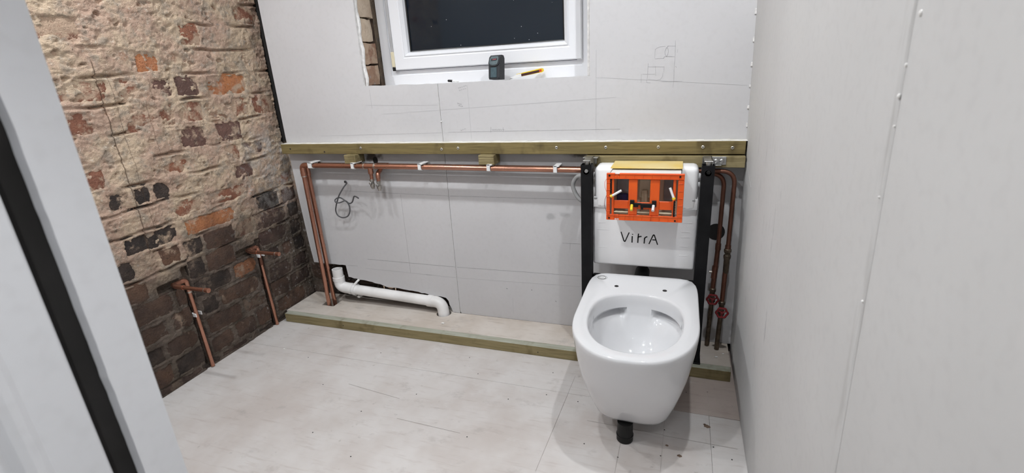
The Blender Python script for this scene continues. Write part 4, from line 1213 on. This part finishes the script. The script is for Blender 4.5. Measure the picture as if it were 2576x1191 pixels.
# two clear fixing rods with yellow tips
for (a, b) in [((-0.215, D0 - 0.012, 0.722), (-0.180, D0 - 0.002, 0.742)), ((-0.009, D0 - 0.012, 0.7185), (-0.024, D0 - 0.002, 0.755))]:
    va, vb = Vector(a), Vector(b)
    rod = MB().tube(T([va + (vb - va) * 0.1, vb]), 0.0042, 12).build('fixing_rod', M_WPLAST, ofo, 40)
    d = (vb - va).normalized()
    MB().tube(T([va - d * 0.001, va + d * 0.006]), 0.0056, 12).build('yellow_tip', M_YELPL, rod, 40)
# thin red wires bowing out on the left
MB().tube(T(smoothpath([(OX0, D0 + 0.004, 0.780), (-0.2365, D0 + 0.002, 0.768), (-0.2365, D0 + 0.002, 0.752), (-0.231, D0 + 0.004, 0.735)], 5)), 0.0007, 5).build('wire', M_ORANGE, ofo)
MB().tube(T(smoothpath([(OX0, D0 + 0.004, 0.722), (-0.2365, D0 + 0.002, 0.705), (-0.237, D0 + 0.002, 0.685), (-0.231, D0 + 0.004, 0.664)], 5)), 0.0007, 5).build('wire', M_RED, ofo)
# cardboard showing in the three lower openings
for (x0, x1) in [(-0.206, -0.158), (-0.1275, -0.087), (-0.0555, -0.0145)]:
    m = MB().box(x0 - ox, x1 - ox, D0 + 0.012 - oy, D0 + 0.05 - oy, 0.6545 - oz, 0.657 - oz, 0.0005)
    m.box(x0 - ox, x1 - ox, D0 + 0.0055 - oy, D0 + 0.0095 - oy, 0.662 - oz, 0.6655 - oz, 0.0006)
    m.build('lower_tray', M_CREAM, ofo)

# grey overflow hose curling out behind the left post
hz = MB().tube(smoothpath([(-0.325, 1.800, 0.735), (-0.345, 1.805, 0.752), (-0.366, 1.812, 0.748), (-0.381, 1.815, 0.728), (-0.384, 1.815, 0.708), (-0.374, 1.812, 0.682), (-0.355, 1.80, 0.662), (-0.325, 1.79, 0.648)], 6), 0.0082, 12).build('grey_hose', M_GREYPL, None, 60)
tag(hz, 'short grey flexible hose looping out behind the left black post', 'hose')

# ================================================================== TOILET PAN
tp = empty('toilet_pan', (-0.1035, 1.40, 0.07))
tag(tp, 'white ceramic wall-hung rimless toilet pan without a seat', 'toilet')
NP = 96
PCX, PCY = -0.1035, 1.40
def outl(hw, fr, bk, nf, nb):
    out = []
    for k in range(NP):
        a = 2 * math.pi * k / NP
        c_, s_ = math.cos(a), math.sin(a)
        if s_ < 0: d, n_ = fr, nf
        else: d, n_ = bk, nb
        r = 1.0 / ((abs(c_) / hw) ** n_ + (abs(s_) / d) ** n_) ** (1 / n_) if (abs(c_) > 1e-9 and abs(s_) > 1e-9) else (hw if abs(s_) <= 1e-9 else d)
        out.append((r * c_, r * s_))
    return out
BKD = 1.7225 - PCY
rings = []
# bottom -> up the outside
LV = [(0.066, 0.100, 1.322), (0.0665, 0.107, 1.311), (0.070, 0.1125, 1.303), (0.085, 0.120, 1.291), (0.115, 0.130, 1.270), (0.15, 0.1415, 1.246), (0.20, 0.156, 1.218), (0.25, 0.169, 1.192), (0.30, 0.179, 1.171), (0.345, 0.186, 1.156), (0.375, 0.1895, 1.148), (0.388, 0.190, 1.146), (0.3945, 0.1885, 1.148), (0.397, 0.185, 1.152)]
for z, hw, fy in LV:
    k = min(1.0, max(0.0, (z - 0.066) / 0.25))
    rings.append([(x, y, z - 0.07) for x, y in outl(hw, PCY - fy, BKD - (0.003 if z > 0.39 else 0), 3.3 - 0.95 * k, 9)])
# across the rim and down inside
IN_HW, IN_F, IN_B = 0.143, PCY - 1.193, 1.560 - PCY
def inn(s, dz, extra=None):
    o = outl(IN_HW * s, IN_F * s, IN_B * s, 2.25, 2.35)
    res = []
    for k, (x, y) in enumerate(o):
        z = 0.397 + dz
        if extra:
            a = 2 * math.pi * k / NP
            e, ez = extra(a)
            r = math.hypot(x, y); x *= (r + e) / r; y *= (r + e) / r; z += ez
        res.append((x, y, z - 0.07))
    return res
def chan(amt, dz=0.0):
    # flush channel tucked under the back half of the rim, interrupted in the middle
    def f(a):
        d = abs((math.degrees(a) - 90 + 180) % 360 - 180)     # degrees from straight back
        k = sstep(15, 21, d) * max(0.0, min(1.0, (78 - d) / 55)) ** 0.8
        return amt * k, dz * k
    return f
rings.append(inn(1.045, 0.0)); rings.append(inn(1.015, -0.002)); rings.append(inn(0.995, -0.008))
rings.append(inn(0.985, -0.030)); rings.append(inn(0.978, -0.050))
rings.append(inn(0.975, -0.0515, chan(0.034, 0.006))); rings.append(inn(0.97, -0.072, chan(0.034)))
rings.append(inn(0.955, -0.082, chan(0.010)))
rings.append(inn(0.90, -0.100)); rings.append(inn(0.80, -0.130)); rings.append(inn(0.66, -0.160)); rings.append(inn(0.50, -0.180)); rings.append(inn(0.36, -0.192))
sump = []
for k, (x, y, z) in enumerate(inn(0.30, -0.20)): sump.append((x, y + 0.01, z))
rings.append(sump)
rings.append([(x * 0.8, y * 0.8 + 0.004, z - 0.045) for x, y, z in sump])
vv = [p for r in rings for p in r]; ff = []
for i in range(len(rings) - 1):
    for k in range(NP):
        j = (k + 1) % NP
        ff.append((i * NP + k, i * NP + j, (i + 1) * NP + j, (i + 1) * NP + k))
ff.append(tuple(reversed(range(NP)))); ff.append(tuple(range((len(rings) - 1) * NP, len(rings) * NP)))
MB().add(vv, ff).build('bowl', M_CER, tp, 50)
# water in the sump
MB().lathe([(0.034, 0.0), (0.034, 0.002)], (0.0, -0.002, 0.105), 'z', 24).build('water', m_clear('sump_water', (0.85, 0.9, 0.92), 0.9), tp)
# seat fixing holes
for (x, y) in [(-0.188, 1.61), (-0.023, 1.606)]:
    h = MB().lathe([(0.0075, 0.0), (0.0075, 0.0008), (0.0055, 0.0008)], (x - PCX, y - PCY, 0.397 - 0.07), 'z', 16)
    h.build('seat_hole', M_DARK, tp)
# round sticker with rings and a tick
st = MB().lathe([(0.0172, 0.0), (0.0172, 0.0004)], (-0.248 - PCX, 1.675 - PCY, 0.327), 'z', 28).build('sticker', M_WPLAST, tp)
def flatring(m, c, r0, r1, z0, z1, a0=0, a1=360, n=32):
    P = []
    for k in range(n + 1):
        a = math.radians(a0 + (a1 - a0) * k / n); P.append((math.cos(a), math.sin(a)))
    for (p, q) in zip(P, P[1:]):
        m.prism([(c[0] + p[0] * r0, c[1] + p[1] * r0), (c[0] + p[0] * r1, c[1] + p[1] * r1), (c[0] + q[0] * r1, c[1] + q[1] * r1), (c[0] + q[0] * r0, c[1] + q[1] * r0)], lambda a, b, d: (a, b, d), z0, z1)
m = MB(); cc = (-0.248 - PCX, 1.675 - PCY)
flatring(m, cc, 0.0148, 0.0172, 0.3273, 0.3277, 60, 330); flatring(m, (cc[0] + 0.001, cc[1]), 0.0105, 0.0122, 0.3273, 0.3277)
flatring(m, cc, 0.0162, 0.0172, 0.3273, 0.3277, -30, 60)
m.prism([(cc[0] - 0.005, cc[1]), (cc[0] - 0.002, cc[1] - 0.004), (cc[0] + 0.006, cc[1] + 0.002), (cc[0] + 0.0055, cc[1] + 0.003), (cc[0] - 0.0018, cc[1] - 0.0022), (cc[0] - 0.0042, cc[1] + 0.001)], lambda a, b, d: (a, b, d), 0.3273, 0.3277)
m.build('sticker_print', M_BLACKPL, st)
# small grey maker's mark
cu = bpy.data.curves.new('maker_mark', 'FONT'); cu.body = 'VitrA'; cu.size = 0.0085; cu.extrude = 0.0001; cu.align_x = 'CENTER'
to = bpy.data.objects.new('maker_mark', cu); col.objects.link(to)
dg = bpy.context.evaluated_depsgraph_get(); dg.update()
tme = bpy.data.meshes.new_from_object(to.evaluated_get(dg)); bpy.data.objects.remove(to)
tme.materials.clear(); tme.materials.append(M_GREYPL)
o = obj('maker_mark', tme, None, tp); o.location = (0.057 - PCX, 1.698 - PCY, 0.3272)

# black drain stub under the pan
bs = empty('drain_pipe', (-0.118, 1.305, 0.0))
tag(bs, 'black plastic drain stub standing on the floor under the toilet pan', 'pipe')
MB().lathe([(0.0245, 0.0), (0.0262, 0.002), (0.0262, 0.022), (0.0248, 0.024), (0.0248, 0.0695)], (0, 0, 0), 'z', 24).build('pipe', M_BLACKPL, bs, 40)
MB().lathe([(0.027, 0.018), (0.0272, 0.020), (0.027, 0.023)], (0, 0, 0), 'z', 24).build('collar', M_BLACKPL, bs, 40)

# ================================================================== COPPER PIPES BY THE RIGHT WALL
def feed(xt, zt, xb, zc, zv, lab, second):
    t = empty('copper_pipe', (xb, 1.84, PZ)); tag(t, lab, 'pipe')
    def Q(p): return rel(t, p)
    y = 1.873 if not second else 1.85
    MB().tube(Q(fillet([(0.03, y, zt), (xt, y, zt), (xt - 0.001, y, zc)], 0.048, 8)), 0.0078, 12).build('upper_pipe', M_CU_OLD, t, 60)
    MB().tube(Q([(xt - 0.001, y, zc), (xb, y, zv + 0.03)]), 0.0085, 12).build('middle_pipe', M_CU_OLD, t, 60)
    MB().tube(Q([(xb, y, zv - 0.02), (xb - 0.004, y, PZ + 0.0008)]), 0.0088, 12).build('lower_pipe', M_BRASS_D, t, 60)
    MB().tube(Q([(xt - 0.001, y, zc + 0.012), (xt - 0.001, y, zc - 0.012)]), 0.0102, 12).build('coupling', M_CU_OLD, t, 40)
    if second:
        MB().lathe([(0.0095, 0.0), (0.013, -0.004), (0.013, -0.014), (0.0105, -0.017), (0.0105, -0.024), (0.013, -0.028), (0.013, -0.036), (0.0105, -0.046), (0.0105, -0.09), (0.009, -0.1)], (xt - 0.001 - xb, y - 1.84, zc - PZ), 'z', 8).build('compression_joint', M_BRASS_D, t, 30)
        MB().tube(Q([(xt - 0.014, y - 0.004, zc - 0.022), (xt + 0.012, y - 0.004, zc - 0.016)]), 0.0018, 6).build('grub_screw', M_BRASS, t)
    else:
        MB().tube(Q([(xb + 0.002, y, zv + 0.10), (xb - 0.018, y, zv + 0.10)]), 0.006, 10).build('branch_stub', M_BRASS, t, 40)
        MB().tube(Q([(xb + 0.002, y, zv + 0.125), (xb, y, zv + 0.075)]), 0.0108, 12).build('tee_body', M_CU_OLD, t, 40)
    # gate valve
    gv = MB()
    gv.lathe([(0.008, 0.034), (0.0125, 0.03), (0.0125, 0.02), (0.0095, 0.017), (0.0095, -0.012), (0.0125, -0.015), (0.0125, -0.025), (0.008, -0.028)], (0, y - 1.84, zv - PZ), 'z', 10)
    gv.lathe([(0.008, 0.0), (0.008, -0.014), (0.0095, -0.016), (0.0095, -0.022), (0.004, -0.024), (0.003, -0.04)], (0, y - 1.84, zv - PZ), 'y', 10)
    g = gv.build('gate_valve', M_BRASS_D, t, 30)
    wv = MB()
    # scalloped hand wheel
    n = 30; vv = []; ff = []
    for i in range(n):
        a = 2 * math.pi * i / n; rr = 0.0195 + 0.0016 * math.cos(6 * a)
        for j in range(8):
            b = 2 * math.pi * j / 8
            q = rr + 0.0042 * math.cos(b)
            vv.append((q * math.cos(a), y - 1.84 - 0.036 + 0.0045 * math.sin(b), zv - PZ + q * math.sin(a)))
    for i in range(n):
        for j in range(8):
            ff.append((i * 8 + j, i * 8 + (j + 1) % 8, ((i + 1) % n) * 8 + (j + 1) % 8, ((i + 1) % n) * 8 + j))
    wv.add(vv, ff)
    for k in range(3):
        a = math.radians(30 + 120 * k)
        wv.tube([(0, y - 1.84 - 0.036, zv - PZ), (0.0185 * math.cos(a), y - 1.84 - 0.036, zv - PZ + 0.0185 * math.sin(a))], 0.003, 6)
    wv.lathe([(0.006, 0.004), (0.006, -0.004), (0.003, -0.005)], (0, y - 1.84 - 0.036, zv - PZ), 'y', 10)
    wv.build('hand_wheel', M_RED, g, 40)
feed(0.158, 0.754, 0.151, 0.474, 0.269, 'left copper riser by the right wall, with the higher red wheel valve', False)
feed(0.190, 0.7685, 0.186, 0.478, 0.2275, 'right copper riser beside the right wall, with the lower red wheel valve', True)

# ================================================================== BATH FEEDS ON THE BRICK WALL
def bathfeed(yv, ys_, zt, tipx, lab, ends):
    t = empty('copper_pipe', (-1.866, yv, 0.0)); tag(t, lab, 'pipe')
    def Q(p): return rel(t, p)
    xv = -1.884
    MB().tube(Q([(xv + 0.012, yv, 0.002), (xv, yv, zt - 0.03)]), 0.0082, 12).build('riser', M_CU, t, 60)
    MB().tube(Q(fillet([(xv, yv, zt - 0.055), (xv, yv, zt), (xv + 0.004, ys_ + 0.004, zt)], 0.016) ), 0.0098, 12).build('elbow', M_CU, t, 60)
    MB().tube(Q(fillet([(xv, yv - 0.02, zt), (xv + 0.014, ys_, zt), (xv + 0.07, ys_, zt)], 0.014)), 0.0098, 12).build('elbow', M_CU, t, 60)
    MB().tube(Q([(xv + 0.06, ys_, zt), (tipx, ys_, zt)]), 0.0080, 12).build('stub', M_CU, t, 60)
    MB().tube(Q([(tipx - 0.018, ys_, zt), (tipx, ys_, zt), (tipx + 0.001, ys_, zt)], ), [0.0094, 0.0094, 0.007], 12).build('end_cap', M_CU, t, 40)
    MB().cyl(*Q([(tipx - 0.022, ys_, zt), (tipx - 0.017, ys_, zt)]), 0.0098, 12).build('solder_ring', M_SOLDER, t, 40)
    if ends == 1:
        MB().cyl(*Q([(xv + 0.001, yv, zt - 0.058), (xv + 0.001, yv, zt - 0.051)]), 0.0102, 12).build('solder_ring', M_SOLDER, t, 40)
        cz = (0.255,)
    else:
        for za in (0.365, 0.24):
            MB().cyl(*Q([(xv + 0.002, yv, za), (xv + 0.003, yv, za - 0.04)]), 0.0098, 12).build('coupling', M_CU_OLD, t, 40)
        cz = (0.375,)
    for zc in cz:
        m = MB()
        for s in (-1, 1):
            m.box(-0.022, 0.002, s * 0.0125 - 0.002, s * 0.0125 + 0.002, zc - 0.008, zc + 0.008, 0.001)
        m.box(-0.026, -0.020, -0.014, 0.014, zc - 0.008, zc + 0.008, 0.001)
        m.build('wall_clip', M_WPLAST, t)
bathfeed(1.289, 1.226, 0.411, -1.683, 'near copper riser on the brick wall with a capped stub', 1)
bathfeed(1.663, 1.597, 0.419, -1.688, 'far copper riser on the brick wall, next to the raised strip', 2)

# ================================================================== THINGS ON THE WINDOW LEDGE
ZSILL = 1.1145
# tool pouch
pz = empty('tool_pouch', (-0.727, 1.968, ZSILL)); pz.rotation_euler = (math.radians(-6), 0, math.radians(-13))
tag(pz, 'small dark teal and black belt pouch with a flap, standing on the window ledge', 'pouch')
M_FAB = simple('black_nylon', (0.022, 0.024, 0.028), (0.035, 0.037, 0.042), 200, 0.8, bump=0.3)
M_TEAL = simple('dark_teal_nylon', (0.055, 0.095, 0.11), (0.04, 0.07, 0.085), 150, 0.7, bump=0.3)
M_TEAL2 = simple('grey_teal_nylon', (0.10, 0.135, 0.145), (0.075, 0.105, 0.115), 150, 0.7, bump=0.3)
M_REDP = simple('faded_red_print', (0.30, 0.06, 0.07), None, 100, 0.7)
# side profile (y, z): slim at foot, shoulders at the top
prof = [(-0.018, 0.0), (-0.020, 0.012), (-0.0205, 0.055), (-0.016, 0.084), (-0.004, 0.094), (0.010, 0.093), (0.017, 0.082), (0.017, 0.0)]
MB().prism(prof, lambda y, z, x: (x, y, z), -0.0265, 0.0265).build('body', M_FAB, pz)
# flap: curved front
fl_ = []
for k in range(13):
    a = math.pi * k / 12
    fl_.append((-0.0255 * math.cos(a), 0.062 - 0.012 * math.sin(a)))
fl_ += [(0.0255, 0.080), (0.020, 0.092), (-0.020, 0.092), (-0.0255, 0.080)]
def flp(x, z, d): 
    yy = -0.0212 if z < 0.066 else (-0.0212 + (z - 0.066) * 0.42)
    return (x, yy + d, z)
flo = MB().prism(fl_, flp, -0.0028, 0.0004).build('flap', M_FAB, pz)
fl2 = [(x * 0.8, 0.0725 + (z - 0.0725) * 0.82) for x, z in fl_]
MB().prism(fl2, flp, -0.0036, -0.0024).build('flap_panel', M_TEAL2, flo)
MB().prism([(-0.014, 0.071), (0.014, 0.0725), (0.014, 0.0805), (-0.014, 0.079)], flp, -0.0044, -0.0034).build('woven_tag', M_FAB, flo)
MB().prism([(-0.006, 0.0735), (0.011, 0.0745), (0.011, 0.0785), (-0.006, 0.0775)], flp, -0.0049, -0.0043).build('tag_print', M_REDP, flo)
MB().box(-0.0165, 0.0125, -0.0222, -0.0195, 0.006, 0.046, 0.002).build('front_panel', M_TEAL, pz)
m = MB().box(-0.0262, -0.0205, -0.0225, -0.018, 0.004, 0.050, 0.0015); m.box(0.0185, 0.0262, -0.0225, -0.018, 0.004, 0.050, 0.0015)
m.build('edge_binding', M_FAB, pz)
# utility knife
kn = empty('utility_knife', (-0.655, 1.942, ZSILL)); 
tag(kn, 'yellow retractable utility knife lying on the window ledge beside the pouch', 'knife')
A = Vector((0.02, 0.018, 0.010)); B = Vector((0.108, 0.092, 0.027)); d = (B - A).normalized()
upv = (Vector((0, 0, 1)) - d * d.z).normalized(); sd = d.cross(upv)
def kb(l0, l1, h0, h1, w0, w1, nm, mt, par):
    poly = [(l0, h0), (l1, h0), (l1, h1), (l0, h1)]
    m = MB().prism(poly, lambda l, h, s: tuple(A + d * l + upv * h + sd * s), w0, w1)
    return m.build(nm, mt, par)
LN = (B - A).length
hpoly = [(0.0, -0.005), (LN - 0.01, -0.0078), (LN - 0.002, -0.005), (LN, 0.0), (LN - 0.002, 0.0055), (LN - 0.01, 0.0082), (0.0, 0.0072), (-0.004, 0.004)]
h = MB().prism(hpoly, lambda l, hh, s: tuple(A + d * l + upv * hh + sd * s), -0.006, 0.006).build('handle', M_YELPL, kn)
kb(0.014, LN - 0.022, -0.005, 0.0045, 0.0058, 0.0068, 'grip_panel', simple('dark_red_brown_grip', (0.055, 0.012, 0.01), None, 50, 0.5), kn)
kb(LN - 0.022, LN - 0.011, -0.004, 0.005, 0.0058, 0.007, 'red_button', simple('orange_red_button', (0.65, 0.07, 0.02), None, 50, 0.4), kn)
MB().prism([(0.016, -0.0055), (-0.022, -0.006), (-0.03, -0.003), (0.0, 0.0062), (0.016, 0.006)], lambda l, hh, s: tuple(A + d * l + upv * hh + sd * s), -0.0052, 0.0066).build('nose_sleeve', M_WPLAST, kn)
MB().prism([(-0.02, -0.0055), (-0.044, -0.0075), (-0.03, -0.0028)], lambda l, hh, s: tuple(A + d * l + upv * hh + sd * s), -0.0006, 0.0006).build('blade', M_STEEL, kn)
# driver bit holder
bt = empty('driver_bit', (-0.935, 1.945, ZSILL + 0.0035))
tag(bt, 'short black screwdriver bit holder lying on the left of the window ledge', 'driver bit')
MB().lathe([(0.004, -0.002), (0.0048, 0.0), (0.0048, 0.018), (0.0035, 0.020)], (0, 0, 0.0015), 'x', 12).build('sleeve', M_BLACKPL, bt, 40)
MB().lathe([(0.003, 0.0), (0.0026, 0.014), (0.002, 0.016), (0.002, 0.026), (0.003, 0.027), (0.003, 0.031), (0.0008, 0.034)], (0.019, 0, 0.0008), 'x', 6).build('shank', M_STEEL, bt, 40)
bt.rotation_euler = (0, math.radians(5), math.radians(-12))

# ================================================================== DOWNLIGHTS IN THE CEILING
M_LENS = bpy.data.materials.new('lit_lamp_lens'); M_LENS.use_nodes = True
pbn = M_LENS.node_tree.nodes['Principled BSDF']
pbn.inputs['Base Color'].default_value = (0.8, 0.8, 0.8, 1)
pbn.inputs['Emission Color'].default_value = (1, 0.97, 0.93, 1)
pbn.inputs['Emission Strength'].default_value = 12.0
names = ['back left corner over the brick wall', 'back middle in front of the window', 'back right over the toilet', 'front left near the brick wall', 'front middle near the doorway', 'added outside the doorway to brighten the jamb']
for i, (x, y) in enumerate(LAMP_SPOTS):
    t = empty('downlight', (x, y, CEIL))
    tag(t, 'white recessed ceiling downlight, ' + names[i], 'downlight', 'recessed ceiling downlights')
    MB().lathe([(0.030, -0.001), (0.034, -0.006), (0.042, -0.004), (0.043, -0.0005)], (0, 0, 0), 'z', 28, False, False).build('bezel', M_WPLAST, t, 40)
    MB().lathe([(0.030, -0.0025), (0.030, -0.001)], (0, 0, 0), 'z', 24).build('lens', M_LENS, t)
    ld = bpy.data.lights.new('downlight_lamp', 'SPOT')
    ld.energy = LAMP_W[i]; ld.color = LAMP_COL
    ld.spot_size = math.radians(LAMP_BEAM[i]); ld.spot_blend = 0.75 if LAMP_BEAM[i] > 100 else 0.4; ld.shadow_soft_size = 0.022
    lo = bpy.data.objects.new('downlight_lamp', ld); col.objects.link(lo); lo.parent = t; lo.location = (0, 0, -0.03)

print('bricks', bcount[0])
